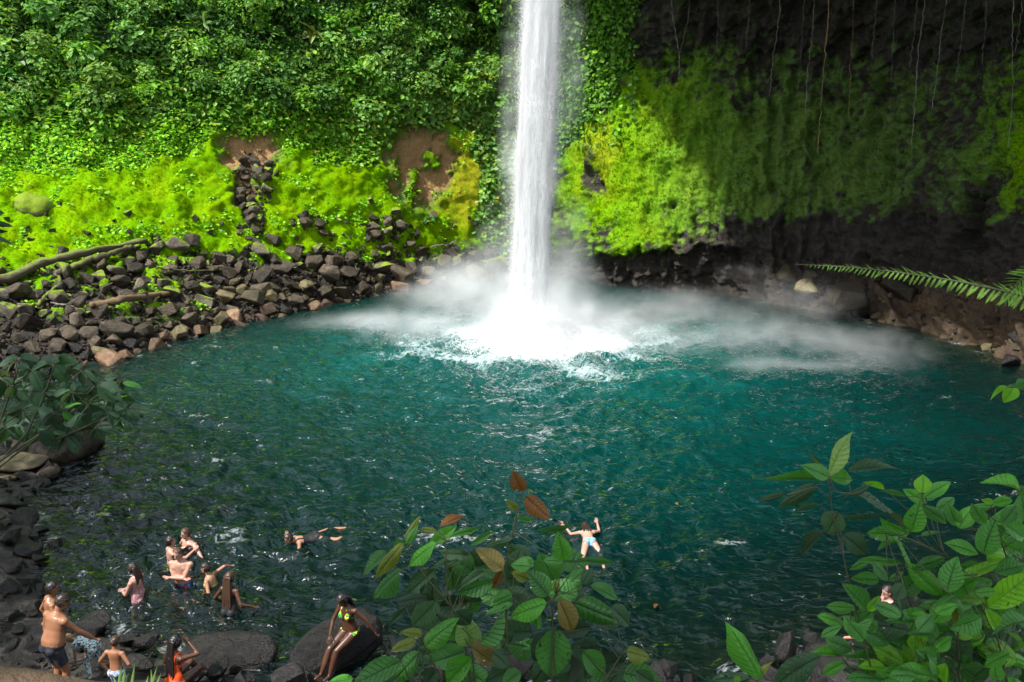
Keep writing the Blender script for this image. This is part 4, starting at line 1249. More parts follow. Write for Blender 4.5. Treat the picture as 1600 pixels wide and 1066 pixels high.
# ------------------------------------------------------------------ plants of the near bank
def leaf_mesh(name, kind, seed):
    """a single blade: +Y from stalk to tip, X across, Z the upper face; veins are real creases."""
    r = np.random.default_rng(seed)
    nu, nv = 21, 11
    u = np.linspace(0, 1, nu); v = np.linspace(-1, 1, nv)
    U, V = np.meshgrid(u, v, indexing='ij')
    if kind == 'broad': w = np.sin(np.pi * U ** 0.82) ** 0.72 * (1 - 0.35 * U ** 6)
    elif kind == 'oval': w = np.sin(np.pi * U ** 0.92) ** 0.74 * (1 - 0.32 * U ** 5)
    else: w = np.sin(np.pi * U ** 0.78) ** 0.95 * (1 - 0.25 * U ** 4)
    w = np.maximum(w, 0.012)
    nvein = {'broad': 9, 'oval': 12, 'narrow': 8}[kind]
    ph = (U * nvein - np.abs(V) * 1.5)
    quilt = 0.5 - 0.5 * np.cos(2 * np.pi * ph)
    X = V * w * 0.5 * (1 + 0.025 * np.sin(2 * np.pi * ph) * np.abs(V))
    bend = r.uniform(0.08, 0.34); fold = r.uniform(0.12, 0.42); curl = r.uniform(-0.15, 0.35)
    Z = -bend * U ** 2 + fold * np.abs(V) * w * 0.5 - curl * (V * w * 0.5) ** 2 * 4
    Z += 0.034 * quilt * (1 - 0.5 * np.abs(V)) * smooth(0.0, 0.25, np.abs(V)) * w
    Z += 0.07 * np.sin(3.6 * U + r.uniform(0, 6)) * V * w + 0.02 * fbm(np.stack([U * 3, V * 2, U * 0 + seed], -1), 2)
    P = np.stack([X, U, Z], -1).reshape(-1, 3)
    return mesh_np(name, P, grid_faces(nu, nv)[:, ::-1], [], True, uv=np.stack([U, V * 0.5 + 0.5], -1).reshape(-1, 2))

def mat_leaf(name, col, back, vein, nvein=9, gloss=0.42, trans=0.30, spots=0.0):
    M = Mat(name)
    uvn = M.t.nodes.new('ShaderNodeUVMap'); uvn.uv_map = 'UVMap'
    s = M.n('SeparateXYZ', None, Vector=uvn.outputs[0])
    u = s.outputs['X']; av = M.math('ABSOLUTE', M.math('SUBTRACT', M.math('MULTIPLY', s.outputs['Y'], 2.0), 1.0))
    ph = M.math('SUBTRACT', M.math('MULTIPLY', u, float(nvein)), M.math('MULTIPLY', av, 1.5))
    fr = M.math('ABSOLUTE', M.math('SUBTRACT', M.math('FRACT', M.math('ADD', ph, 100.0)), 0.5))
    side = M.ramp(fr, (0.40, 0.0), (0.50, 1.0))
    mid = M.ramp(av, (0.02, 1.0), (0.09, 0.0))
    P = M.coord('Object')
    rnd = M.t.nodes.new('ShaderNodeObjectInfo').outputs['Random']
    geo = M.t.nodes.new('ShaderNodeNewGeometry')
    blot = M.noise(3.2, 5, 0.62, M.n('VectorMath', {'operation': 'ADD'}, i0=P, i1=M.n('CombineXYZ', None, X=M.math('MULTIPLY', rnd, 37.0))))
    c = M.mix(M.ramp(blot, (0.35, 0.0), (0.7, 0.55)), col, tuple(min(1, a * 1.55) for a in col))
    c = M.mix(1.0, c, M.ramp(rnd, (0.0, (0.72, 0.74, 0.75)), (1.0, (1.25, 1.22, 1.1))), 'MULTIPLY')
    if spots:
        c = M.mix(M.ramp(M.noise(14, 3, 0.6, P), (0.62, 0.0), (0.70, spots)), c, (0.10, 0.055, 0.02))
    c = M.mix(M.math('MULTIPLY', M.math('MAXIMUM', M.math('MULTIPLY', side, 0.8), mid), M.math('ADD', 0.35, M.math('MULTIPLY', M.math('FRACT', M.math('MULTIPLY', rnd, 7.3)), 0.55))), c, vein)
    c = M.mix(geo.outputs['Backfacing'], c, back)
    h = M.math('ADD', M.math('MULTIPLY', M.math('MAXIMUM', side, mid), -1.0), M.math('MULTIPLY', M.noise(40, 3, 0.6, P), 0.25))
    b = M.principled(Base_Color=c, Roughness=gloss, Normal=M.bump(h, 0.6, 0.012))
    b.inputs['Specular IOR Level'].default_value = 0.45
    t = M.n('BsdfTranslucent', None, Color=M.mix(1.0, c, (1.5, 1.6, 0.5), 'MULTIPLY'))
    sh = M.n('MixShader', None, i0=trans, i1=b, i2=t)
    bite = M.math('MULTIPLY', M.math('GREATER_THAN', M.noise(7.0, 1.5, 0.5, M.n('VectorMath', {'operation': 'ADD'}, i0=P, i1=M.n('CombineXYZ', None, Y=M.math('MULTIPLY', rnd, 53.0)))), 0.69), M.math('GREATER_THAN', M.math('FRACT', M.math('MULTIPLY', rnd, 3.7)), 0.5))
    return M.surface(M.n('MixShader', None, i0=bite, i1=sh, i2=M.n('BsdfTransparent')))   # insect holes
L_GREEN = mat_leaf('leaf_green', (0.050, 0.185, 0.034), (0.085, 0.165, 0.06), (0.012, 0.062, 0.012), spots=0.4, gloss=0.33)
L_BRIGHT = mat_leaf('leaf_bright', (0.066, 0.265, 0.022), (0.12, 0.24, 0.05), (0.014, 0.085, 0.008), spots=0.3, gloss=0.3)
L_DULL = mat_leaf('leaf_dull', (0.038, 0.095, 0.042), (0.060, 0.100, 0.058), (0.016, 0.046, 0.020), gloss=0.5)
L_DARK = mat_leaf('leaf_dark', (0.018, 0.054, 0.020), (0.036, 0.060, 0.034), (0.009, 0.028, 0.010), gloss=0.5, trans=0.15)  # leaf green darkened to put shade into inner and shaded leaves
L_RUST = mat_leaf('leaf_rust', (0.150, 0.058, 0.010), (0.20, 0.085, 0.02), (0.08, 0.03, 0.006), spots=0.3)
L_TAN = mat_leaf('leaf_tan', (0.190, 0.150, 0.045), (0.23, 0.175, 0.07), (0.070, 0.045, 0.015), spots=0.4)
L_OLIVE = mat_leaf('leaf_olive', (0.110, 0.150, 0.018), (0.16, 0.17, 0.05), (0.05, 0.07, 0.01), spots=0.4)
L_LIME = mat_leaf('leaf_lime', (0.120, 0.320, 0.014), (0.2, 0.36, 0.06), (0.06, 0.20, 0.02))
L_PALE = mat_leaf('leaf_pale', (0.150, 0.260, 0.080), (0.2, 0.28, 0.11), (0.055, 0.13, 0.03), spots=0.5)
LK = {'g': L_GREEN, 'b': L_BRIGHT, 'd': L_DULL, 'k': L_DARK, 'r': L_RUST, 't': L_TAN, 'o': L_OLIVE, 'l': L_LIME, 'p': L_PALE}
LEAFM = {k: [leaf_mesh('leaf_' + k, k, 10 * i + len(k)) for i in range(9)] for k in ('broad', 'oval', 'narrow')}
for ms in LEAFM.values():
    for me in ms: me.materials.append(L_GREEN)
def mat_stem():
    M = Mat('stem'); n = M.noise(30, 4, 0.6, M.coord('Object'))
    return M.surface(M.principled(Base_Color=M.mix(n, (0.022, 0.026, 0.012), (0.075, 0.085, 0.035)), Roughness=0.6))
MAT_STEM = mat_stem()
CAMP = np.array([0, 0, CAMH])

def put_leaf(parent, base, tip, width, shape, mat, r, face=0.75, flip=False):
    d = tip - base; L = np.linalg.norm(d); d = d / L
    toc = norm(CAMP - base)
    n_ = toc * face + np.array([0, 0, 1.0]) * (1.1 - face) + r.normal(size=3) * 0.27
    n_ = n_ - d * (n_ @ d); n_ = n_ / np.linalg.norm(n_)
    if flip: n_ = -n_
    x = np.cross(d, n_)
    me = LEAFM[shape][int(r.integers(0, 9))]
    o = bpy.data.objects.new('leaf', me); COL.objects.link(o)
    o.parent = parent
    M_ = Matrix(((x[0] * width, d[0] * L, n_[0] * L, base[0]), (x[1] * width, d[1] * L, n_[1] * L, base[1]), (x[2] * width, d[2] * L, n_[2] * L, base[2]), (0, 0, 0, 1)))
    o.matrix_world = parent.matrix_world.inverted() @ M_ if False else M_
    o.matrix_parent_inverse = Matrix.Identity(4)
    o.matrix_basis = parent.matrix_basis.inverted() @ M_
    o.material_slots[0].link = 'OBJECT'; o.material_slots[0].material = mat
    return o

def plant(name, label, cat, leaves, stems, Y, shape, seed, face=0.75, spread=0.10, sw=4.0, group=None, petiole=True):
    r = np.random.default_rng(seed)
    allst = [[at_y(p[0], p[1], Y + (p[2] if len(p) > 2 else 0)) for p in s] for s in stems]
    base = allst[0][-1]
    root = bpy.data.objects.new(name, None); COL.objects.link(root)
    root.location = base; root.matrix_basis = Matrix.Translation(Vector(base))
    root.empty_display_size = 0.1
    tag(root, label, cat, group)
    V, F = [], []
    def add_tube(pts, rad, sides=6):
        v, f = tube(pts, rad, sides)
        n0 = sum(len(a) for a in V); V.append(v - base); F.extend([[i + n0 for i in q] for q in f])
    for s in allst:
        s = np.array(s); t0 = np.linspace(0, 1, len(s)); t1 = np.linspace(0, 1, 4 * len(s))
        p = np.stack([np.interp(t1, t0, s[:, a]) for a in range(3)], -1)
        k = Y / FPX
        add_tube(p, np.linspace(sw * 0.45, sw, len(p)) * k * 0.5)
    stp = np.concatenate([np.stack([np.interp(np.linspace(0, len(s) - 1, 12 * len(s)), np.arange(len(s)), np.array(s)[:, a]) for a in range(3)], -1) for s in allst])
    for lf in leaves:
        bx, by, tx, ty, w, kd = lf[:6]
        Lp = math.hypot(tx - bx, ty - by)
        dY = float(r.normal(0, spread)) + (lf[6] if len(lf) > 6 else 0)
        foreshort = float(r.uniform(-0.25, 0.25)) * Lp * Y / FPX
        if lf[5] in 'kd': dY += 0.12
        b = at_y(bx, by, Y + dY); t = at_y(tx, ty, Y + dY + foreshort)
        kk_ = np.linalg.norm(b - CAMP) / FPX
        put_leaf(root, b, b + (t - b) * 1.08, w * kk_ * float(r.uniform(0.92, 1.16)), shape, LK[kd], r, face)
        if petiole:
            q = stp[np.argmin(((stp - b) ** 2).sum(-1))]
            if 0.003 < np.linalg.norm(q - b) < 0.45:
                m = (q + b) / 2 + np.array([0, 0, -0.01])
                add_tube(np.array([q, m, b]), np.array([1.6, 1.3, 1.1]) * Y / FPX * 0.6, 5)
    link('stem', mesh_mixed('stem', np.concatenate(V), F, [MAT_STEM]), root)
    return root

def C2(l): return [(400 + a / 4, 800 + b / 4, 400 + c / 4, 800 + d / 4, w / 4, k) for (a, b, c, d, w, k) in l]
def C3(l): return [(800 + a / 4, 800 + b / 4, 800 + c / 4, 800 + d / 4, w / 4, k) for (a, b, c, d, w, k) in l]
def C8(l): return [(1200 + a / 4, 600 + b / 4, 1200 + c / 4, 600 + d / 4, w / 4, k) for (a, b, c, d, w, k) in l]
def C4(l): return [(1200 + a / 4, 800 + b / 4, 1200 + c / 4, 800 + d / 4, w / 4, k) for (a, b, c, d, w, k) in l]
P1 = C2([(1150, 90, 1285, 18, 64, 'r'), (935, 190, 1012, 42, 55, 'o'), (945, 205, 1000, 105, 50, 'g'), (932, 190, 862, 212, 60, 'g'), (1125, 195, 945, 305, 135, 'b'),
         (1090, 205, 1240, 95, 85, 'b'), (1215, 152, 1388, 104, 42, 'g'), (1130, 122, 1035, 104, 38, 'o'), (815, 250, 666, 380, 112, 'g'), (922, 195, 735, 402, 80, 'o'),
         (905, 360, 714, 518, 112, 'g'), (1130, 552, 985, 718, 155, 'd'), (1330, 268, 1162, 262, 82, 'd'), (1250, 300, 1100, 332, 56, 'd'), (1472, 124, 1346, 206, 46, 'g'),
         (1600, 168, 1434, 204, 46, 'd'), (1545, 362, 1395, 232, 135, 't'), (1542, 362, 1468, 492, 46, 'r'), (1492, 420, 1272, 516, 92, 'g'), (1490, 430, 1335, 565, 110, 'd'),
         (1600, 512, 1478, 572, 92, 'g'), (1605, 580, 1438, 632, 80, 'g'), (1042, 772, 908, 738, 62, 'o'), (1002, 810, 848, 862, 72, 'o'), (1058, 842, 1218, 674, 112, 'b'),
         (1312, 868, 1108, 938, 150, 'g'), (1345, 832, 1296, 672, 152, 'p'), (1342, 836, 1494, 866, 82, 't'), (1345, 842, 1498, 952, 104, 't'), (1400, 815, 1570, 648, 132, 'g'),
         (908, 930, 606, 1075, 132, 'g'), (1022, 880, 838, 1075, 122, 'g'), (608, 1042, 455, 1070, 62, 'b'), (1352, 910, 1165, 1078, 132, 'b'), (1605, 978, 1438, 1055, 100, 'd'),
         (1140, 985, 1050, 1075, 90, 'k'), (1250, 620, 1340, 700, 120, 'k'), (1500, 720, 1600, 820, 110, 'k'), (1060, 455, 1030, 520, 40, 'k'), (1430, 370, 1240, 470, 60, 'k'),
         (940, 600, 820, 720, 40, 'k'), (1180, 960, 1280, 1060, 120, 'k'), (1480, 880, 1590, 960, 110, 'k'), (880, 1040, 780, 1100, 90, 'd')])
P1 += C3([(70, -130, 5, -228, 110, 'r'), (85, -95, 232, 28, 130, 'r'), (30, 40, 130, 50, 30, 'g'), (380, 85, 160, 100, 26, 'g'), (30, -20, -30, -60, 60, 'o'),
          (330, 302, 290, 168, 112, 'b'), (322, 312, 203, 298, 62, 'g'), (226, 522, 108, 378, 122, 'g'), (280, 522, 432, 368, 132, 'g'), (440, 452, 492, 358, 72, 'd'),
          (276, 516, 276, 434, 42, 'o'), (216, 570, -5, 642, 132, 'b'), (290, 545, 404, 758, 122, 't'), (390, 566, 692, 692, 134, 'g'), (620, 592, 740, 704, 110, 'd'),
          (490, 460, 662, 532, 82, 'g'), (410, 300, 628, 316, 46, 'g'), (255, 724, 255, 1032, 192, 'g'), (225, 760, 120, 930, 120, 'k'), (492, 722, 288, 742, 90, 'k'),
          (552, 850, 358, 852, 90, 'k'), (714, 870, 856, 902, 112, 'o'), (716, 960, 575, 1066, 110, 'k'), (772, 990, 892, 1075, 90, 'd'), (112, 342, 0, 328, 92, 'g'),
          (100, 420, 5, 380, 70, 'o'), (55, 1000, -60, 1075, 100, 'g'), (246, 575, 95, 488, 90, 'd'), (140, 330, 40, 300, 60, 'g'), (250, 900, 120, 1080, 130, 'k'), (360, 880, 400, 1080, 140, 'k')])
rq = np.random.default_rng(18)
for k in range(58):                                    # leaves further inside the shrub, their shade put into darker colours
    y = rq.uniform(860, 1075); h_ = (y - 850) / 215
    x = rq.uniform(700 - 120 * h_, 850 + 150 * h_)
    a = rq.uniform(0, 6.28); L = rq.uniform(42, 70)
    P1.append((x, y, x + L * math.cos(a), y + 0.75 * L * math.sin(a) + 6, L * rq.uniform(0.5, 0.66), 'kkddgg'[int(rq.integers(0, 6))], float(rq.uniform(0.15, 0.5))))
S1 = [[(797, 845), (790, 895), (788, 925), (792, 980), (800, 1090)], [(817, 766), (808, 800), (797, 850)], [(640, 850), (650, 882), (668, 905), (690, 930), (706, 948), (722, 985), (740, 1090)],
      [(697, 845), (697, 890), (699, 925), (706, 948)], [(868, 930), (862, 945), (864, 981), (862, 1090)], [(736, 1008), (745, 1090)], [(662, 1008), (676, 1035), (700, 1090)],
      [(626, 1032), (655, 1090)], [(975, 1018), (960, 1040), (930, 1090)], [(785, 892), (800, 930), (850, 965)]]
plant('broadleaf_plant', 'broad-leaved shrub with quilted green and rust-brown leaves at the bottom centre', 'shrub', P1, S1, 3.0, 'broad', 1)
P2 = C8([(385, 578, 452, 314, 122, 'p'), (372, 592, 14, 580, 64, 'g'), (380, 585, 236, 508, 90, 'g'), (388, 588, 532, 590, 84, 'b'), (498, 548, 828, 467, 62, 'd'), (366, 572, 280, 464, 34, 'o'),
         (302, 630, 60, 768, 82, 'd'), (112, 688, -60, 722, 46, 'd'), (520, 690, 892, 802, 112, 'd'), (632, 634, 478, 698, 46, 'd'), (442, 800, 364, 938, 135, 'd'), (352, 918, 194, 1052, 84, 'k'),
         (470, 940, 632, 1064, 122, 'k'), (330, 755, 165, 790, 40, 'd'), (450, 855, 770, 788, 22, 'd')])
S2 = [[(1296, 745), (1297, 770), (1300, 800), (1308, 830), (1320, 880), (1328, 920), (1345, 980), (1372, 1090)], [(1300, 768), (1330, 772)], [(1297, 778), (1275, 760), (1230, 774)]]
plant('tall_sapling', 'slender sapling with long pointed leaves and a top whorl against the dark water', 'sapling', P2, S2, 2.7, 'narrow', 2, sw=3.4)
P3 = C8([(726, 652, 612, 616, 36, 'l'), (865, 702, 726, 662, 26, 'g'), (965, 682, 976, 584, 84, 'l'), (974, 712, 1134, 604, 72, 'b'), (986, 742, 862, 664, 72, 'b'), (992, 730, 1052, 692, 34, 'g'),
         (958, 760, 1134, 872, 62, 'g'), (1044, 802, 1174, 714, 72, 'g'), (1192, 886, 1116, 768, 92, 'g'), (1194, 904, 1262, 764, 92, 'b'), (1354, 872, 1286, 782, 66, 'g'), (1358, 888, 1506, 742, 92, 'b'),
         (1572, 662, 1392, 584, 84, 'b'), (1410, 742, 1345, 726, 30, 'l'), (1524, 722, 1410, 744, 52, 'b'), (1605, 862, 1590, 698, 90, 'g'), (900, 924, 942, 762, 112, 'b'), (882, 932, 716, 856, 84, 'b'),
         (832, 942, 638, 930, 78, 'b'), (958, 948, 1064, 918, 46, 'g'), (816, 984, 692, 1032, 48, 'g'), (1312, 1062, 1128, 988, 84, 'b'), (1350, 1064, 1382, 878, 142, 'g'), (1328, 1022, 1526, 1042, 92, 'l'),
         (1600, 960, 1490, 880, 100, 'g'), (1420, 760, 1290, 752, 40, 'g'), (1605, 640, 1560, 690, 60, 'g')])
P3 += C4([(875, 342, 864, 164, 152, 'b'), (832, 320, 618, 284, 54, 'b'), (642, 298, 522, 356, 42, 'g'), (746, 432, 686, 322, 62, 'g'), (692, 424, 538, 414, 74, 'g'), (850, 378, 752, 420, 42, 'g'),
          (1088, 518, 878, 348, 104, 'b'), (1104, 288, 926, 362, 72, 'g'), (1120, 502, 1152, 312, 132, 'g'), (1208, 422, 1474, 292, 78, 'l', ), (1312, 414, 1112, 528, 62, 'b'), (626, 618, 488, 462, 112, 'g'),
          (552, 606, 386, 574, 64, 'b'), (624, 618, 692, 536, 48, 'l'), (482, 706, 342, 632, 78, 'b'), (462, 718, 326, 756, 62, 'g'), (582, 762, 500, 668, 84, 'g'), (1142, 642, 912, 558, 92, 'd'),
          (1186, 712, 1198, 532, 62, 'o'), (1200, 640, 1460, 570, 130, 'd'), (1376, 594, 1640, 396, 132, 'l'), (1620, 852, 1485, 596, 210, 'd'), (1580, 962, 1250, 820, 230, 'd'), (1190, 934, 1180, 748, 165, 'd'),
          (1104, 858, 902, 932, 92, 'd'), (892, 1044, 612, 708, 140, 'b'), (522, 862, 382, 798, 84, 'g'), (452, 892, 286, 868, 64, 'b'), (482, 938, 338, 1002, 64, 'b'), (460, 890, 742, 922, 62, 'g'),
          (468, 990, 774, 978, 78, 'd'), (332, 898, 16, 1064, 124, 'd'), (700, 690, 860, 620, 90, 'k'), (860, 660, 1080, 690, 90, 'k'), (720, 830, 1000, 760, 80, 'g'), (990, 780, 840, 850, 60, 'g'),
          (1050, 620, 1210, 480, 90, 'g'), (1300, 560, 1180, 480, 90, 'g'), (1500, 520, 1290, 470, 90, 'g'), (1420, 380, 1600, 330, 80, 'g'), (1600, 260, 1440, 180, 110, 'g'), (1600, 130, 1480, 60, 100, 'g')])
P3 += [(1440, 955, 1396, 948, 26, 'k', -0.2), (1452, 975, 1402, 962, 28, 'g', -0.1), (1420, 985, 1366, 972, 30, 'd', -0.1), (1430, 1000, 1380, 992, 30, 'g', -0.1), (1402, 930, 1440, 900, 28, 'g', -0.1), (1345, 985, 1400, 1000, 26, 'g', -0.1),
       (1355, 960, 1376, 985, 24, 'b', -0.1), (1412, 912, 1398, 936, 20, 'k', -0.2), (1330, 1010, 1385, 1022, 26, 'd', -0.1), (1372, 982, 1340, 960, 26, 'b', -0.2), (1408, 962, 1374, 944, 22, 'g', -0.3), (1392, 972, 1372, 950, 20, 'd', -0.3), (1350, 1000, 1332, 978, 22, 'g', -0.3), (1366, 950, 1342, 975, 22, 'g', -0.2), (1325, 990, 1352, 965, 22, 'g', -0.2), (1396, 942, 1425, 962, 26, 'd', -0.25), (1370, 1000, 1340, 985, 24, 'g', -0.1)]
rf = np.random.default_rng(8)
for k in range(125):                                   # outer leaves of the shrub, sunlight put into their brighter colours
    x = rf.uniform(1360, 1615); y = rf.uniform(min(1060, max(770, 1120 - (x - 1320) * 1.25)), 1078)
    a = rf.uniform(0, 6.28); L = rf.uniform(30, 52)
    P3.append((x, y, x + L * math.cos(a), y + 0.7 * L * math.sin(a), L * rf.uniform(0.42, 0.58), 'bbggl'[int(rf.integers(0, 5))], float(rf.uniform(-0.12, 0.25))))
for k in range(80):                                    # inner leaves of the shrub, shade put into their darker colours
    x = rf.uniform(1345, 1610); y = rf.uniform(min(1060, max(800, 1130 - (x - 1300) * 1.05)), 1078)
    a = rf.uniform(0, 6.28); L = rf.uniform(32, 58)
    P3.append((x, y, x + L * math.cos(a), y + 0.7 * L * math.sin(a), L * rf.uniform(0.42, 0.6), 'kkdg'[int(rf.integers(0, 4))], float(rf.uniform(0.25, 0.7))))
S3 = [[(1440, 770), (1450, 830), (1480, 870), (1520, 920), (1560, 1000), (1580, 1095)], [(1385, 835), (1420, 842), (1470, 865)], [(1420, 885), (1400, 890), (1430, 960), (1460, 1095)],
      [(1330, 955), (1322, 980), (1360, 1010), (1400, 1095)], [(1540, 800), (1570, 860), (1590, 950)], [(1497, 978), (1497, 1000), (1500, 1095)], [(1500, 900), (1560, 895), (1600, 880)], [(1312, 1025), (1345, 1060), (1360, 1095)]]
plant('leafy_shrub', 'dense green shrub with glossy oval leaves filling the lower right corner', 'shrub', P3, S3, 2.8, 'oval', 3, spread=0.16)
P4 = C3([(1556, 1042, 1402, 752, 124, 'b'), (1498, 1042, 1256, 1012, 84, 'd'), (1540, 1050, 1600, 930, 40, 'o'), (1420, 1064, 1395, 1035, 44, 'l')])
plant('young_shoot', 'young shoot with one upright pointed leaf at the bottom edge beside the brown rock', 'shoot', P4, [[(1189, 1060), (1186, 1100)], [(1174, 1060), (1182, 1100)]], 2.5, 'narrow', 4, sw=3)
# the bush on the left, its shade put into dark leaf colours
PB = []
rb = np.random.default_rng(14)
for (cx_, cy_, nl_, sz) in [(85, 570, 9, 40), (48, 578, 6, 34), (128, 578, 7, 34), (20, 602, 6, 36), (68, 612, 7, 34), (112, 612, 7, 34), (150, 602, 7, 34), (188, 590, 7, 28), (175, 618, 6, 32), (36, 640, 7, 34),
                            (84, 645, 7, 36), (130, 646, 7, 34), (168, 646, 6, 34), (198, 640, 5, 34), (10, 668, 6, 36), (60, 672, 6, 36), (104, 680, 5, 36), (150, 668, 5, 30), (0, 590, 5, 36), (30, 560, 5, 30)]:
    a0 = rb.uniform(0, 6.28)
    nl_ += 3
    for j in range(nl_):
        a = a0 + j * 6.28 / nl_ + rb.normal() * 0.25
        L = sz * rb.uniform(0.72, 1.12)
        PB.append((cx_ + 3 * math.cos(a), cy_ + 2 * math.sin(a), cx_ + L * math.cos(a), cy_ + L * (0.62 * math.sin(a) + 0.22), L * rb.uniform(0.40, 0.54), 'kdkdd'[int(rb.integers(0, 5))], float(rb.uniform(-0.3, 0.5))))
PB += [(178 + 6, 622, 196, 616, 14, 'l'), (100, 636, 122, 627, 12, 'b'), (98, 642, 116, 655, 14, 'b'), (192, 598, 220, 604, 13, 'b'), (28, 668, 28, 682, 26, 'g'), (88, 660, 94, 688, 24, 'd'), (190, 650, 210, 664, 16, 'k')]  # the few bright-coloured leaves stand for sunlit ones
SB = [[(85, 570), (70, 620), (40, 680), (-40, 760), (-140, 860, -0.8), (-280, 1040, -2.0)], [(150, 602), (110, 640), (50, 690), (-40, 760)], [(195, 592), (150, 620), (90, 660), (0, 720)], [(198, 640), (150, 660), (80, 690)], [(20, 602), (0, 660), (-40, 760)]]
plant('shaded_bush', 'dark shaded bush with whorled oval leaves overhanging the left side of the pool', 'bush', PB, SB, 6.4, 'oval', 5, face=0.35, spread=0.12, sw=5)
plant('leafy_twig', 'small bright twig with two fresh leaves over dark water at the right edge', 'twig',
      [(1576, 606, 1549, 617, 9, 'l'), (1585, 601, 1572, 627, 17, 'l'), (1598, 610, 1580, 600, 10, 'g'), (1605, 596, 1590, 606, 16, 'g')], [[(1572, 604), (1590, 600), (1640, 592), (1760, 640), (1950, 820), (2080, 1100)]], 3.0, 'oval', 6, sw=2)
plant('dark_sprig', 'few dark leaf tips poking in at the left edge in front of the moss slope', 'twig',
      [(-14, 330, 4, 333, 8, 'k'), (-16, 343, 15, 349, 9, 'k'), (-18, 358, 9, 362, 7, 'k'), (-16, 368, 12, 376, 8, 'k')], [[(-6, 340), (-20, 360), (-60, 400), (-200, 600), (-330, 860), (-420, 1150)]], 4.0, 'oval', 7, sw=2.5)

# ------------------------------------------------------------------ larger plants standing out on the leafy cliff
for i, (x, y, n_, L_, kd, lab) in enumerate([
        (492, 14, 6, 1.0, 'b', 'bright large-leaved plant beside the dark hollow at the top of the cliff'), (486, 48, 5, 1.0, 'o', 'olive round-leaved plant at the lower rim of the dark hollow'),
        (305, 38, 11, 1.15, 'p', 'pale fan of narrow leaves high on the leafy cliff'), (95, 104, 8, 0.95, 'g', 'cluster of long drooping leaves on the upper left cliff'),
        (352, 98, 8, 0.95, 'g', 'long-leaved plant below the pale fan on the cliff'), (310, 104, 5, 0.9, 'd', 'single dull long-leaved plant left of the one below the pale fan'),
        (385, 100, 7, 0.8, 'b', 'bright leafy rosette right of the plant below the pale fan'), (170, 42, 9, 0.8, 'd', 'dull leafy plant at the top left of the cliff'),
        (640, 40, 8, 0.8, 'p', 'pale leafy plant high on the cliff left of the fall'), (690, 84, 8, 0.75, 'g', 'green rosette on the cliff close to the fall'),
        (560, 60, 8, 0.75, 'b', 'bright rosette midway between the dark hollow and the fall'), (20, 110, 8, 0.9, 'g', 'large-leaved plant at the left edge of the cliff'),
        (668, 345, 7, 0.55, 'b', 'small leafy plant in the moss at the foot of the earth patch'), (628, 318, 8, 0.5, 'g', 'dark leafy sprig beside the foot of the earth patch')]):
    P, Nn = on_cliff(x, y)
    r = np.random.default_rng(400 + i)
    base = P + Nn * 0.55
    root = bpy.data.objects.new('cliff_plant', None); COL.objects.link(root); root.matrix_basis = Matrix.Translation(Vector(base)); root.empty_display_size = 0.2
    tag(root, lab, 'plant', 'larger plants on the leafy cliff')
    v, f_ = tube(np.array([P - base - Nn * 0.4, Nn * -0.2 + np.array([0, 0, -0.1]), Nn * 0.05]), [0.03, 0.025, 0.015], 6)
    link('stem', mesh_mixed('stem', v, f_, [MAT_STEM]), root)
    for j in range(n_):
        a_ = 2 * math.pi * j / n_ + r.normal() * 0.3
        d_ = norm(np.array([math.cos(a_), -0.75, 0.55 * math.sin(a_) - 0.12]) + r.normal(size=3) * 0.15)
        put_leaf(root, base + d_ * 0.06, base + d_ * L_ * r.uniform(0.75, 1.15), L_ * r.uniform(0.26, 0.42) * (1.7 if kd == 'o' else 1) * (0.55 if n_ > 10 else 1), 'narrow' if kd != 'o' else 'broad', LK[kd], r, 0.5)

# ------------------------------------------------------------------ tree-fern frond reaching in from the right
def mat_fern():
    M = Mat('fern_green'); n = M.noise(9, 4, 0.6, M.coord('Object'))
    c = M.mix(n, (0.12, 0.31, 0.020), (0.26, 0.50, 0.045))
    b = M.principled(Base_Color=c, Roughness=0.5)
    t = M.n('BsdfTranslucent', None, Color=M.mix(1.0, c, (1.4, 1.4, 0.5), 'MULTIPLY'))
    return M.surface(M.n('MixShader', None, i0=0.35, i1=b, i2=t))
MAT_FERN = mat_fern()
def pinna_mesh(seed):
    r = np.random.default_rng(seed); V, F = [], []
    for i in range(20):
        t = (i + 0.5) / 20
        for s in (-1, 1):
            L = 0.10 * (math.sin(math.pi * min(1, t * 0.92 + 0.12)) ** 0.6) * r.uniform(0.9, 1.1)
            b = np.array([0, t, -0.10 * t * t]); w = 0.0095
            d = np.array([s * 0.92, 0.38, -0.10 + r.normal() * 0.06]); d /= np.linalg.norm(d)
            n0 = len(V)
            V += [b + np.array([0, -w, 0]), b + d * L * 0.55 + np.array([0, -w * 0.9, 0.006]), b + d * L, b + d * L * 0.55 + np.array([0, w * 1.1, -0.004]), b + np.array([0, w, 0])]
            F.append([n0, n0 + 1, n0 + 3, n0 + 4]); F.append([n0 + 1, n0 + 2, n0 + 3])
    v, f = tube(np.array([[0, 0, 0], [0, 0.5, -0.025], [0, 1, -0.1]]), [0.008, 0.006, 0.003], 4, False)
    n0 = len(V); V += list(v); F += [[i + n0 for i in q] for q in f]
    me = mesh_mixed('pinna', np.array(V), F, [MAT_FERN], False)
    return me
PINNA = [pinna_mesh(i) for i in range(3)]
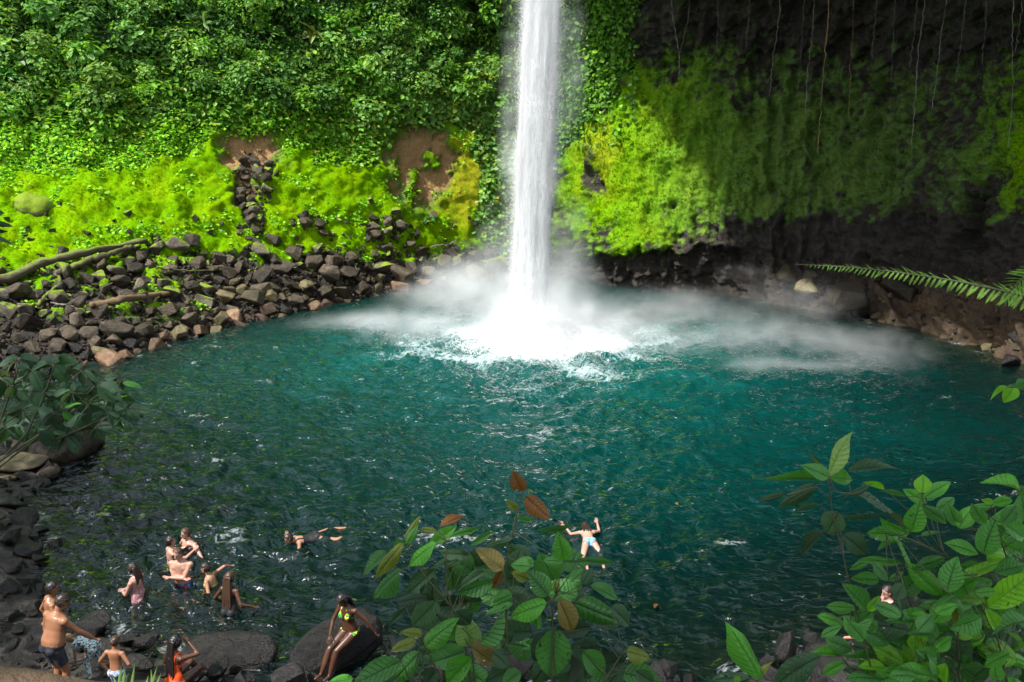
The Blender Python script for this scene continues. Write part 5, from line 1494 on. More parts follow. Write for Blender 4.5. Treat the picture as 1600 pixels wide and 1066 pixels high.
def frond(label, path, Lmax, seed, n=26, lean=0.25, stalk=None):
    r = np.random.default_rng(seed)
    pts = np.array([at_y(x, y, Y) for (x, y, Y) in path])
    t0 = np.linspace(0, 1, len(pts)); t1 = np.linspace(0, 1, 60)
    C = np.stack([np.interp(t1, t0, pts[:, a]) for a in range(3)], -1)
    ks = np.exp(-0.5 * (np.arange(-6, 7) / 3.0) ** 2); ks /= ks.sum()
    C[6:-6] = np.stack([np.convolve(C[:, a], ks, 'valid') for a in range(3)], -1)
    root = bpy.data.objects.new('fern_frond', None); COL.objects.link(root); root.location = C[0]; root.matrix_basis = Matrix.Translation(Vector(C[0]))
    tag(root, label, 'fern frond')
    v, f = tube(C - C[0], np.linspace(0.011, 0.002, 60), 6)
    link('rachis', mesh_mixed('rachis', v, f, [MAT_STEM]), root)
    if stalk:
        q_ = np.array([C[0]] + [at_y(*s_) for s_ in stalk]) - C[0]
        v, f = tube(q_, np.linspace(0.012, 0.03, len(q_)), 6)
        link('stalk', mesh_mixed('stalk', v, f, [MAT_STEM]), root)
    for i in range(n):
        t = 0.03 + 0.95 * i / n
        k = int(t * 59)
        p = C[k]; tg = norm(C[min(59, k + 1)] - C[max(0, k - 1)])
        up0 = norm(np.array([0, -lean, 1.0])); sd = norm(np.cross(tg, up0))
        L = Lmax * (1 - t) ** 0.62 * min(1, 0.55 + t * 2.5)
        for s in (-1, 1):
            d = norm(sd * s * 0.9 + tg * 0.5 + np.array([0, 0, -0.16]) + r.normal(size=3) * 0.12)
            nn = norm(up0 - d * (up0 @ d)); x = np.cross(d, nn)
            o = bpy.data.objects.new('pinna', PINNA[int(r.integers(0, 3))]); COL.objects.link(o); o.parent = root
            M_ = Matrix(((x[0] * L, d[0] * L, nn[0] * L, p[0]), (x[1] * L, d[1] * L, nn[1] * L, p[1]), (x[2] * L, d[2] * L, nn[2] * L, p[2]), (0, 0, 0, 1)))
            o.matrix_basis = root.matrix_basis.inverted() @ M_
    return root
frond('long bright fern frond reaching in level from the right in front of the dark wall', [(1690, 492, 4.9), (1600, 462, 5.0), (1500, 440, 5.1), (1400, 425, 5.2), (1320, 417, 5.3), (1243, 413, 5.4)], 0.155, 1, 60, 0.5, [(1800, 545, 4.8), (1950, 720, 4.6), (2050, 1080, 4.4)])
frond('shorter fern frond drooping at the right edge beside the long one', [(1700, 430, 4.6), (1640, 420, 4.6), (1600, 432, 4.6), (1572, 462, 4.65), (1560, 476, 4.7)], 0.17, 2, 32, 0.5, [(1790, 470, 4.6), (1960, 680, 4.5), (2055, 1080, 4.35)])

# ------------------------------------------------------------------ roots and vines hanging from the overhang
def mat_vine(name, c0, c1):
    M = Mat(name); n = M.noise(5, 4, 0.7, M.pos())
    return M.surface(M.principled(Base_Color=M.mix(n, c0, c1), Roughness=0.7))
V_PALE = mat_vine('vine_pale', (0.05, 0.045, 0.04), (0.34, 0.32, 0.28))
V_RUST = mat_vine('vine_rust', (0.20, 0.10, 0.04), (0.42, 0.28, 0.12))
VINES = [  # (top x, bottom x, bottom row, distance, radius, material, label)
    ([(1046, -60), (1050, 20), (1057, 60), (1062, 85), (1061, 118)], 44.5, 0.022, V_PALE, 'forked pale vine left-hand strand ending just above the right moss'),
    ([(1082, -60), (1075, 30), (1067, 65), (1062, 84)], 44.5, 0.014, V_PALE, 'thin strand joining the forked pale vine'),
    ([(1222, -60), (1216, 40), (1208, 85), (1203, 150)], 41, 0.018, V_PALE, 'beaded pale root hanging between the moss and the long roots'),
    ([(1260, -60), (1253, 60), (1247, 140)], 40.5, 0.010, V_PALE, 'faint thin root just left of the pale hanging pair'),
    ([(1276, -60), (1270, 40), (1262, 110), (1258, 180)], 40, 0.018, V_PALE, 'straight pale root left of the rust-coloured one'),
    ([(1298, -60), (1293, 40), (1287, 110), (1281, 185), (1278, 240)], 40, 0.024, V_RUST, 'long rust-coloured root hanging straight before the dark wall'),
    ([(1437, -60), (1430, 40), (1421, 107)], 37, 0.012, V_PALE, 'short thin root just left of the thick pale one'),
    ([(1449, -60), (1443, 20), (1435, 80), (1430, 150), (1425, 230)], 37, 0.026, V_PALE, 'thick pale twisted root hanging before the dark wall'),
    ([(1486, -60), (1478, 10), (1470, 60), (1465, 110), (1456, 170)], 36, 0.020, V_PALE, 'pale root with a bright kink right of the thick one'),
    ([(1512, -60), (1506, 30), (1498, 90), (1493, 130)], 35.5, 0.013, V_PALE, 'thin root hanging right of the kinked one'),
    ([(1585, -60), (1582, 30), (1582, 90), (1583, 150), (1575, 230)], 33, 0.018, V_PALE, 'long pale root near the right edge'),
    ([(1605, -60), (1596, 20), (1590, 60), (1587, 82)], 33, 0.014, V_PALE, 'short root at the right edge crossing the long one'),
    ([(1120, -60), (1122, 40), (1119, 95)], 44, 0.012, V_PALE, 'thin root right of the forked vine'),
    ([(1172, -60), (1170, 30), (1165, 74)], 42, 0.012, V_PALE, 'short thin root left of the beaded one'),
    ([(1335, -60), (1333, 40), (1328, 120), (1326, 190)], 39.5, 0.012, V_RUST, 'thin brown root right of the long rust-coloured one'),
    ([(1372, -60), (1368, 30), (1362, 92)], 38.5, 0.012, V_PALE, 'lone thin root midway along the dark wall'),
    ([(1402, -60), (1396, 50), (1392, 130)], 38, 0.010, V_PALE, 'hair-like root left of the thick pale one'),
    ([(1545, -60), (1540, 40), (1534, 100)], 34.5, 0.012, V_PALE, 'short root between the kinked root and the right edge'),
    ([(915, -60), (917, 15), (915, 48)], 40, 0.010, V_PALE, 'hair-thin root hanging beside the waterfall'),
]
for i, (pts, Y, rad, m, lab) in enumerate(VINES):
    p = np.array([at_y(x, y, Y) for (x, y) in pts]); t0 = np.linspace(0, 1, len(p)); t1 = np.linspace(0, 1, 40)
    rv = np.random.default_rng(60 + i)
    C = np.stack([np.interp(t1, t0, p[:, a]) for a in range(3)], -1)
    C[:, :2] += 0.02 * rv.normal(size=(40, 2))
    v, f = tube(C, 0.62 * rad * (1 + 0.35 * rv.normal(size=40)).clip(0.4, 1.9) * 0.9, 6)
    link('hanging_root', mesh_mixed('hanging_root', v, f, [m]), label=lab.replace('left-hand strand ', ''), cat='root', group='roots hanging from the overhang')

# ------------------------------------------------------------------ wooden rail and grass at the viewpoint
Wr = mat_wood('weathered_rail', (0.13, 0.075, 0.040), (0.30, 0.19, 0.11), False)
a = at_y(-120, 1052, 0.95); b = at_y(420, 1104, 0.95)
t = np.linspace(0, 1, 20)
C = a + (b - a) * t[:, None]; C[:, 2] += -0.075 + 0.006 * np.sin(t * 9)
v, f = tube(C, 0.072, 18, True, 0.02, 3)
link('wooden_rail', mesh_mixed('wooden_rail', v, f, [Wr]), label='blurred brown wooden handrail crossing the bottom left corner', cat='rail')
gt = bpy.data.objects.new('grass_tuft', None); COL.objects.link(gt); gb = at_y(215, 1120, 1.7); gt.location = gb; gt.matrix_basis = Matrix.Translation(Vector(gb))
tag(gt, 'tuft of bright grass blades at the bottom edge in front of the boy', 'grass tuft')
M = Mat('grass_blade'); cgr = M.mix(M.noise(8, 3, 0.5, M.coord('Object')), (0.11, 0.22, 0.03), (0.22, 0.36, 0.06))
MAT_GRASS = M.surface(M.n('MixShader', None, i0=0.4, i1=M.principled(Base_Color=cgr, Roughness=0.5), i2=M.n('BsdfTranslucent', None, Color=cgr)))
for i, (x0, x1, y1) in enumerate([(180, 190, 1040), (186, 196, 1044), (176, 202, 1052), (200, 211, 1036), (205, 188, 1048), (228, 246, 1040), (234, 252, 1052), (222, 232, 1056), (192, 176, 1056), (240, 236, 1046)]):
    p0 = at_y(x0, 1110, 1.7) ; p1 = at_y((x0 * 0.6 + x1 * 0.4), 1075, 1.72); p2 = at_y(x1, y1, 1.75)
    C = np.array([(1 - s) ** 2 * p0 + 2 * s * (1 - s) * p1 + s * s * p2 for s in np.linspace(0, 1, 9)]) - gb
    w = 0.0045 * (1 - np.linspace(0, 1, 9) ** 2.2) + 0.0003
    sd = np.array([1, 0.25, 0]); V = np.concatenate([C - sd * w[:, None], C + np.array([0, -0.0015, 0.001]), C + sd * w[:, None]])
    F = [[j, j + 1, 9 + j + 1, 9 + j] for j in range(8)] + [[9 + j, 9 + j + 1, 18 + j + 1, 18 + j] for j in range(8)]
    link('blade', mesh_mixed('blade', V, F, [MAT_GRASS]), gt)

# ------------------------------------------------------------------ unseen trees added above the frame to shade viewpoint and left bank
MAT_BARK = mat_wood('bark', (0.035, 0.028, 0.020), (0.10, 0.085, 0.065), True)
def shade_tree(label, foot, crowns, seed):
    r = np.random.default_rng(seed)
    foot = np.array(foot, float)
    root = bpy.data.objects.new('shade_tree', None); COL.objects.link(root); root.location = foot; root.matrix_basis = Matrix.Translation(Vector(foot))
    tag(root, label, 'tree')
    c0 = np.mean([c[:3] for c in crowns], axis=0)
    fork = foot + (c0 - foot) * 0.6 + np.array([0, 0, 1.0])
    V, F = [], []
    def add(p, rad):
        v, f = tube(np.array(p) - foot, rad, 8, True, 0.06, seed); n0 = sum(len(a) for a in V); V.append(v); F.extend([[i + n0 for i in q] for q in f])
    add([foot, foot * 0.5 + fork * 0.5 + np.array([0.3, 0, 0.4]), fork], [0.34, 0.27, 0.2])
    VL, FL, TL, n0 = [], [], [], 0
    for (x, y, z, R_, n) in crowns:
        c = np.array([x, y, z])
        add([fork, (fork + c) / 2 + np.array([0, 0, 0.5]), c], [0.17, 0.11, 0.05])
        cl = c + norm(r.normal(size=(26, 3))) * R_ * r.uniform(0.2, 1, (26, 1)) ** 0.5 * np.array([1, 1, 0.38])
        pts = cl[r.integers(0, 26, n)] + r.normal(size=(n, 3)) * R_ * 0.15
        Nn = norm(np.array([0, 0, 1.0]) + r.normal(size=(n, 3)) * 0.5)
        v, f, t_ = leaf_cloud(pts, Nn, r.uniform(0.18, 0.36, n), tint_mix(n, GREEN_MID, r), 0.5, seed=seed)
        VL.append(v - foot); FL.append(f + n0); TL.append(t_); n0 += len(v)
    link('trunk', mesh_mixed('trunk', np.concatenate(V), F, [MAT_BARK]), root)
    link('crown', mesh_np('crown', np.concatenate(VL), np.concatenate(FL), [MAT_LEAFMASS], False, {'tint': np.concatenate(TL)}), root)
shade_tree('unseen tree added behind the viewpoint so its crown shades the near shrubs', (-2.5, -4.0, 7.5), [(-1.0, -0.8, 14.6, 3.0, 1500), (-3.8, 0.6, 15.2, 3.0, 1500), (-7.5, 3.4, 15.6, 3.0, 1700), (1.2, 1.2, 15.0, 2.4, 700)], 1)
shade_tree('unseen tree added outside the picture to lean over and shade the left bank', (-19.5, 12.5, 2.6), [(-15.5, 13.8, 9.5, 2.8, 1700), (-16.5, 9.5, 10.5, 2.8, 1600), (-18.5, 16.5, 9.8, 2.8, 1700)], 2)

# ------------------------------------------------------------------ leaves afloat on the pool
for (x, y, w, m, lab) in [(1055, 786, 9, L_TAN, 'pale fallen leaf floating in the middle of the dark water'), (1027, 944, 13, L_RUST, 'orange-brown fallen leaf floating beside the central shrub'), (387, 761, 6, L_LIME, 'tiny yellow-green leaf floating left of centre')]:
    P = at_z(x, y, 0.10); s = w * P[1] / FPX
    o = bpy.data.objects.new('fallen_leaf', LEAFM['oval'][3]); COL.objects.link(o)
    o.location = P; o.rotation_euler = (0.1, 0.08, x * 0.7); o.scale = (s * 0.6, s * 1.2, s)
    o.material_slots[0].link = 'OBJECT'; o.material_slots[0].material = m
    tag(o, lab, 'leaf')

# ------------------------------------------------------------------ bathers
def mat_skin(name, col, dark):
    M = Mat(name); P = M.coord('Object')
    n = M.noise(6, 4, 0.6, P)
    b = M.principled(Base_Color=M.mix(M.ramp(n, (0.35, 0.0), (0.7, 1.0)), dark, col), Roughness=0.33)
    b.inputs['Subsurface Weight'].default_value = 0.06
    b.inputs['Specular IOR Level'].default_value = 0.45
    return M.surface(b)
def mat_cloth(name, *cols, scale=9.0, hard=False):
    M = Mat(name); P = M.coord('Object')
    c = cols[0]
    if len(cols) > 1:
        n = M.noise(scale, 2, 0.5, P)
        w = 0.02 if hard else 0.12
        c = M.mix(M.ramp(n, (0.5 - w, 0.0), (0.5 + w, 1.0)), cols[0], cols[1])
        if len(cols) > 2:
            n = M.noise(scale * 1.3, 2, 0.5, M.mapping(P, (1, 1, 1), (0, 0, 0), (5, 3, 1)))
            c = M.mix(M.ramp(n, (0.56 - w, 0.0), (0.56 + w, 1.0)), c, cols[2])
    return M.surface(M.principled(Base_Color=c, Roughness=0.7))
def mat_hair(name, c0, c1):
    M = Mat(name); n = M.noise(1.0, 4, 0.6, M.mapping(M.coord('Object'), (60, 60, 9)))
    return M.surface(M.principled(Base_Color=M.mix(n, c0, c1), Roughness=0.38))
SK_TAN = mat_skin('skin_tan', (0.33, 0.160, 0.088), (0.25, 0.110, 0.056))
SK_LIGHT = mat_skin('skin_light', (0.50, 0.290, 0.215), (0.40, 0.205, 0.145))
SK_MID = mat_skin('skin_mid', (0.42, 0.230, 0.145), (0.33, 0.160, 0.095))
SK_BROWN = mat_skin('skin_brown', (0.105, 0.045, 0.025), (0.065, 0.027, 0.015))
H_BLACK = mat_hair('hair_black', (0.006, 0.005, 0.005), (0.022, 0.017, 0.015))
H_BROWN = mat_hair('hair_brown', (0.030, 0.015, 0.009), (0.085, 0.045, 0.025))
H_DARK = mat_hair('hair_dark_brown', (0.012, 0.008, 0.006), (0.040, 0.024, 0.016))
H_BLOND = mat_hair('hair_blond', (0.22, 0.13, 0.06), (0.42, 0.28, 0.14))
MAT_EYE = mat_cloth('eye_dark', (0.02, 0.014, 0.012))
MAT_LIP = mat_cloth('lip', (0.36, 0.12, 0.10))

def rings(centers, A, B, ra, rb, n=14):
    """closed loft of elliptical rings"""
    th = np.linspace(0, 2 * np.pi, n, endpoint=False)
    V, F = [], []
    for c, a, b, x, y in zip(centers, A, B, ra, rb):
        V.append(c + np.cos(th)[:, None] * a * x + np.sin(th)[:, None] * b * y)
    m = len(centers)
    V = np.concatenate(V + [[centers[0]], [centers[-1]]])
    for i in range(m - 1):
        for k in range(n):
            k2 = (k + 1) % n
            F.append([i * n + k, i * n + k2, (i + 1) * n + k2, (i + 1) * n + k])
    for k in range(n):
        k2 = (k + 1) % n
        F.append([m * n, k2, k]); F.append([m * n + 1, (m - 1) * n + k, (m - 1) * n + k2])
    return V, F
def frame(d, hint):
    d = d / np.linalg.norm(d)
    a = np.cross(d, hint); a = a / (np.linalg.norm(a) + 1e-9)
    return d, a, np.cross(a, d)
def capsule(p0, p1, r0, r1, hint=np.array([0.2, 0.9, 0.3]), flat=1.0, mid=None):
    p0 = np.array(p0, float); p1 = np.array(p1, float)
    d, a, b = frame(p1 - p0, hint); L = np.linalg.norm(p1 - p0)
    s = [-1, -0.7, -0.3, 0]
    cs, rs = [], []
    for q in s: cs.append(p0 + d * r0 * q * 0.98); rs.append(r0 * math.sqrt(max(0.02, 1 - q * q)))
    for t in (0.2, 0.4, 0.6, 0.8):
        k = r0 + (r1 - r0) * t + (mid * math.sin(math.pi * t) if mid else 0)
        cs.append(p0 + d * L * t); rs.append(k)
    for q in (0, 0.3, 0.7, 1): cs.append(p1 + d * r1 * q * 0.98); rs.append(r1 * math.sqrt(max(0.02, 1 - q * q)))
    rs = np.array(rs)
    return rings(np.array(cs), [a] * len(cs), [b] * len(cs), rs, rs * flat)
def ellipsoid(c, ax, n=12):
    """ax: 3 vectors with their radii"""
    z = np.linspace(-0.98, 0.98, 11)
    w = np.sqrt(1 - z * z)
    return rings(np.array([c + ax[2] * q for q in z]), [ax[0]] * 11, [ax[1]] * 11, w, w, n)
def ik(p0, target, l1, l2, pole):
    d = target - p0; L = np.linalg.norm(d); L2 = min(L, (l1 + l2) * 0.995)
    dn = d / (L + 1e-9); target = p0 + dn * L2
    a = (l1 * l1 - l2 * l2 + L2 * L2) / (2 * L2); h = math.sqrt(max(0, l1 * l1 - a * a))
    pl = pole - dn * (pole @ dn); pl = pl / (np.linalg.norm(pl) + 1e-9)
    return p0 + dn * a + pl * h, target
def seg_t(P, a, b):
    d = b - a; t = ((P - a) @ d) / (d @ d)
    tc = np.clip(t, 0, 1)
    return t, np.linalg.norm(P - (a + tc[:, None] * d), axis=1)

def person(label, head_px, head_z, heading, H=1.72, female=False, bulk=1.0, lean=0.05, side=0.0, face=(0.0, 0.0), arms=None, legs=None, skin=SK_LIGHT,
           hair=H_BROWN, long_hair=0.0, clothes=(), tummy=0.0, prone=None, beard=False, swim=False):
    k = H / 1.72
    a = math.radians(heading)
    Fw = np.array([math.sin(a), math.cos(a), 0.0]); Rt = np.array([math.cos(a), -math.sin(a), 0.0]); Up = np.array([0, 0, 1.0])
    if prone is not None:                                # lying on the water: the spine axis swings towards the heading
        sp = math.radians(prone)
        ax = Up * math.cos(sp) + Fw * math.sin(sp); fw = Fw * math.cos(sp) - Up * math.sin(sp)
    else:
        ax = norm(Up * math.cos(lean) + Fw * math.sin(lean) + Rt * side); fw = norm(Fw - ax * (Fw @ ax))
    rt = np.cross(fw, ax)
    if rt @ Rt < 0: rt = -rt
    hc = at_z(head_px[0], head_px[1], head_z)            # head centre in the place
    hy, hp = math.radians(face[0]), math.radians(face[1])
    ff = norm(fw * math.cos(hy) + rt * math.sin(hy)) if prone is None else norm(fw * math.cos(hp) + ax * math.sin(hp))
    hu = ax if prone is None else norm(ax * math.cos(hp) - fw * math.sin(hp))
    if prone is None:
        ff2 = norm(ff * math.cos(hp) + Up * math.sin(hp)); hu = norm(Up - ff2 * (Up @ ff2)); ff = ff2
    hr = np.cross(ff, hu)
    if hr @ rt < 0 and abs(face[0]) < 80: hr = -hr
    neck = hc - hu * 0.115 * k - ff * 0.015 * k
    neckb = neck - ax * 0.07 * k
    pel = neckb - ax * 0.50 * k
    J = lambda r_, f_, u_: pel + (rt * r_ + fw * f_ + ax * u_) * k
    JW = lambda r_, f_, u_: pel + (Rt * r_ + Fw * f_ + Up * u_) * k
    sw_, hw_ = (0.158, 0.098) if female else (0.182, 0.090)
    sw_ *= bulk ** 0.5
    parts = []
    # torso
    us = [-0.09, -0.04, 0.02, 0.10, 0.18, 0.27, 0.36, 0.43, 0.475, 0.505, 0.53]
    if female: ws = [0.06, 0.145, 0.165, 0.158, 0.128, 0.130, 0.146, 0.150, 0.135, 0.08, 0.05]
    else: ws = [0.06, 0.135, 0.152, 0.150, 0.148, 0.158, 0.175, 0.178, 0.160, 0.09, 0.058]
    ds = [0.05, 0.10, 0.112, 0.105, 0.095, 0.098, 0.108, 0.108, 0.095, 0.068, 0.052]
    ds = [d + (tummy * math.exp(-((u - 0.12) / 0.12) ** 2)) for d, u in zip(ds, us)]
    ws = [w + (tummy * 0.8 * math.exp(-((u - 0.10) / 0.14) ** 2)) for w, u in zip(ws, us)]
    parts.append(rings(np.array([J(0, -0.01 + 0.012 * math.sin(u * 6), u) for u in us]), [rt] * 11, [fw] * 11, np.array(ws) * k * bulk, np.array(ds) * k * bulk, 20))
    if female:
        for s in (-1, 1): parts.append(ellipsoid(J(s * 0.070, 0.085 * bulk, 0.335), [rt * 0.058 * k, fw * 0.050 * k, ax * 0.058 * k]))
    else:
        for s in (-1, 1): parts.append(ellipsoid(J(s * 0.078, 0.062 * bulk, 0.385), [rt * 0.078 * k, fw * 0.045 * k, ax * 0.055 * k]))
    for s in (-1, 1): parts.append(ellipsoid(J(s * 0.075, -0.070, -0.035), [rt * 0.082 * k, fw * 0.075 * k, ax * 0.085 * k]))
    parts.append(capsule(neckb - ax * 0.02 * k, neck + hu * 0.03 * k, 0.058 * k * (0.85 if female else 1), 0.052 * k * (0.85 if female else 1), fw))
    # head
    parts.append(ellipsoid(hc + hu * 0.018 * k - ff * 0.008 * k, [hr * 0.076 * k, ff * 0.095 * k, hu * 0.100 * k], 16))
    parts.append(ellipsoid(hc - hu * 0.055 * k + ff * 0.030 * k, [hr * 0.056 * k, ff * 0.058 * k, hu * 0.062 * k], 14))
    parts.append(capsule(hc + ff * 0.082 * k + hu * 0.015 * k, hc + ff * 0.106 * k - hu * 0.025 * k, 0.010 * k, 0.015 * k, hr))
    for s in (-1, 1): parts.append(ellipsoid(hc + hr * s * 0.078 * k - ff * 0.008 * k - hu * 0.005 * k, [hr * 0.012 * k, ff * 0.020 * k, hu * 0.032 * k]))
    # arms
    bones = {}
    fingers = []
    for s, nm in ((-1, 'L'), (1, 'R')):
        sh = J(s * (sw_ + 0.01), -0.01, 0.435)
        tgt, pole, wrld = (arms or {}).get(nm, ((s * 0.26, 0.02, -0.06), (s * 0.6, -0.8, 0), False))
        T = (JW if wrld else J)(*tgt)
        pv = (Rt * pole[0] + Fw * pole[1] + Up * pole[2])
        el, wr = ik(sh, T, 0.285 * k, 0.25 * k, pv)
        m_ = bulk ** 0.5 * (0.86 if female else 1.0)
        parts.append(capsule(sh, el, 0.056 * k * m_, 0.041 * k * m_, fw))
        parts.append(capsule(el, wr, 0.043 * k * m_, 0.029 * k * m_, fw, 1.0, 0.004 * k))
        parts.append(ellipsoid(sh, [rt * 0.066 * k * m_, fw * 0.062 * k * m_, ax * 0.060 * k * m_]))
        hd = norm(wr - el); hn = np.cross(hd, Up); hn = hn / (np.linalg.norm(hn) + 1e-6); hb = np.cross(hd, hn)
        pal = wr + hd * 0.075 * k
        parts.append(capsule(wr + hd * 0.01 * k, pal, 0.027 * k, 0.036 * k, hb, 0.45))
        for fi, (o_, L_) in enumerate([(-0.028, 0.072), (-0.010, 0.082), (0.009, 0.078), (0.027, 0.062)]):
            b0 = pal + hn * o_ * k - hd * 0.005 * k; b1 = b0 + (hd * 0.9 + hn * o_ * 3) * L_ * 0.62 * k; b2 = b1 + norm(hd - hb * 0.55) * L_ * 0.55 * k
            fingers.append((b0, b1, b2, 0.0092 * k))
        t0 = wr + hd * 0.025 * k - hn * 0.026 * k
        t1 = t0 + norm(hd * 0.7 - hn * 0.7) * 0.042 * k
        fingers.append((t0, t1, t1 + norm(hd - hn * 0.2) * 0.032 * k, 0.0105 * k))
        bones['arm' + nm] = (sh, el); bones['fore' + nm] = (el, wr); bones['hand' + nm] = (wr, pal + hd * 0.08 * k)
    # legs
    for s, nm in ((-1, 'L'), (1, 'R')):
        hip = J(s * hw_, 0, -0.05)
        tgt, pole, wrld = (legs or {}).get(nm, ((s * 0.10, 0.0, -0.88), (s * 0.1, 1, 0), True))
        T = (JW if wrld else J)(*tgt)
        pv = (Rt * pole[0] + Fw * pole[1] + Up * pole[2])
        kn, an = ik(hip, T, 0.43 * k, 0.42 * k, pv)
        m_ = bulk ** 0.5 * (1.02 if female else 1.0)
        parts.append(capsule(hip, kn, 0.088 * k * m_, 0.054 * k * m_, fw, 1.0, 0.004 * k))
        parts.append(capsule(kn, an, 0.054 * k * m_, 0.036 * k * m_, fw, 1.0, 0.012 * k))
        sd = norm(an - kn)
        toe = norm((fw if prone is None else -ax) - sd * ((fw if prone is None else -ax) @ sd) * 0.7 + sd * (0.15 if prone is None else 0.6))
        parts.append(capsule(an + sd * 0.035 * k - toe * 0.035 * k, an + sd * 0.045 * k + toe * 0.145 * k, 0.034 * k, 0.026 * k, sd, 1.15))
        bones['thigh' + nm] = (hip, kn); bones['shin' + nm] = (kn, an)
    V, F, n0 = [], [], 0
    for v, f in parts:
        V.append(v); F += [[i + n0 for i in q] for q in f]; n0 += len(v)
    V = np.concatenate(V) - pel
    tmp = bpy.data.objects.new('tmp_body', mesh_mixed('tmp_body', V, F)); COL.objects.link(tmp)
    md = tmp.modifiers.new('r', 'REMESH'); md.mode = 'VOXEL'; md.voxel_size = 0.0125 * k
    ms = tmp.modifiers.new('s', 'SMOOTH'); ms.factor = 0.5; ms.iterations = 3
    dg = bpy.context.evaluated_depsgraph_get(); dg.update()
    body = bpy.data.meshes.new_from_object(tmp.evaluated_get(dg))
    bpy.data.objects.remove(tmp, do_unlink=True)
    nv = len(body.vertices)
    BV = np.zeros(nv * 3, np.float32); body.vertices.foreach_get('co', BV); BV = BV.reshape(-1, 3).astype(float)
    BN = np.zeros(nv * 3, np.float32); body.vertices.foreach_get('normal', BN); BN = BN.reshape(-1, 3).astype(float)
    BF = [tuple(p.vertices) for p in body.polygons]
    # join the fingers into the same body
    FV, FF2, m0 = [], [], nv
    for (b0, b1, b2, r_) in fingers:
        for (q0, q1, ra, rb_) in ((b0, b1, r_, r_ * 0.92), (b1, b2, r_ * 0.92, r_ * 0.75)):
            v, f = capsule(q0 - pel, q1 - pel, ra, rb_, Up + 0.1)
            v = np.asarray(v); FV.append(v); FF2 += [[i + m0 for i in q] for q in f]; m0 += len(v)
    bpy.data.meshes.remove(body)
    me = mesh_mixed('person', np.concatenate([BV] + FV), [list(f) for f in BF] + FF2, [skin])
    o = link('person', me, label=label, cat='person', loc=pel)
    # where each skin point sits on the figure
    W_ = BV + pel
    q = W_ - pel
    u = (q @ ax) / k; f_ = (q @ fw) / k; r_ = (q @ rt) / k
    best = np.full(nv, 9.0); who = np.zeros(nv, int); tt = np.zeros(nv); names = list(bones)
    for i, nm in enumerate(names):
        t, d = seg_t(W_, *bones[nm]); rad = 0.075 if 'thigh' in nm else 0.05
        d = d / (rad * k); sel = d < best
        best[sel] = d[sel]; who[sel] = i; tt[sel] = t[sel]
    armish = np.array([('arm' in n_ or 'fore' in n_ or 'hand' in n_) for n_ in names])[who] & (best < 1.25) & (np.abs(r_) > sw_ - 0.045)
    headv = (W_ - hc)
    hf, hup, hrr = headv @ ff / k, headv @ hu / k, headv @ hr / k
    is_head = (np.linalg.norm(headv, axis=1) < 0.16 * k) & (hup > -0.125)
    legish = np.array([('thigh' in n_ or 'shin' in n_) for n_ in names])[who] & (u < 0.02)
    torso = ~armish & ~is_head & (u > -0.16) & (u < 0.56) & (np.abs(r_) < 0.26)
    def shell(name, sel, off, mat):
        fs = [f for f in BF if all(sel[i] for i in f)]
        if not fs: return None
        idx = sorted({i for f in fs for i in f}); mp = {i: j for j, i in enumerate(idx)}
        vv = BV[idx] + BN[idx] * off * k
        nf = [[mp[i] for i in f] for f in fs]
        return link(name, mesh_mixed(name, vv, nf, [mat]), o)
    thigh_t = np.where(np.array(['thigh' in n_ for n_ in names])[who], tt, np.where(np.array(['shin' in n_ for n_ in names])[who], 2.0, -1.0))
    for c in clothes:
        kd, mt = c[0], c[1]
        if kd == 'shorts': shell('swim_shorts', ((torso & (u < 0.05)) | (legish & (thigh_t < 0.62))) & (u < 0.05) & ~armish, 0.014, mt)
        elif kd == 'briefs': shell('bikini_bottom', (u < 0.015 - 0.0 * np.abs(r_)) & (u > -0.14 + 0.75 * np.maximum(np.abs(r_) - 0.03, 0)) & ~armish & ~is_head & (thigh_t < 0.16), 0.007, mt)
        elif kd == 'suit':
            neckline = np.where(f_ > 0, 0.40 - 1.0 * np.maximum(0, 0.07 - np.abs(np.abs(r_) - 0.075)) * 0, 0.33)
            strap = (np.abs(np.abs(r_) - 0.085) < 0.022) & (u < 0.52)
            shell('swimsuit', torso & (thigh_t < 0.16) & (((u < neckline) & (u > -0.14 + 0.75 * np.maximum(np.abs(r_) - 0.03, 0))) | (strap & (u > 0.2))), 0.007, mt)
        elif kd == 'top':
            tri = (f_ > 0) & (np.abs(np.abs(r_) - 0.072) < 0.062 - 0.35 * np.maximum(0, u - 0.30)) & (u > 0.285) & (u < 0.42)
            band = (np.abs(u - 0.30) < 0.014); strap = (np.abs(np.abs(r_) - (0.072 - 0.25 * np.maximum(0, u - 0.40))) < 0.010) & (u > 0.38) & (u < 0.5)
            shell('bikini_top', torso & (tri | band | strap), 0.009, mt)
        elif kd == 'cross':
            band = (np.abs(u - 0.27) < 0.018); strap = (f_ < 0.0) & (np.abs(r_ - (-0.10 + 0.55 * (u - 0.27))) < 0.017) & (u > 0.26) & (u < 0.5)
            front = (f_ > 0) & (u > 0.26) & (u < 0.42)
            shell('strap_top', torso & (band | strap | front), 0.009, mt)
        elif kd == 'rash': shell('printed_swimsuit', (torso & (u < 0.5)) | (armish & np.array(['arm' == n_[:3] for n_ in names])[who] & (tt < 0.45)) | (legish & (thigh_t < 0.28)), 0.010, mt)
    # hair
    back = (hf < 0.035 + 0.35 * np.maximum(hup - 0.03, 0)) & (hup > -0.075) | (hup > 0.082)
    hs = is_head & back & ~((hf > 0.0) & (hup < 0.03) & (np.abs(hrr) > 0.05) & (long_hair == 0))
    fs = [f for f in BF if all(hs[i] for i in f)]
    idx = sorted({i for f in fs for i in f}); mp = {i: j for j, i in enumerate(idx)}
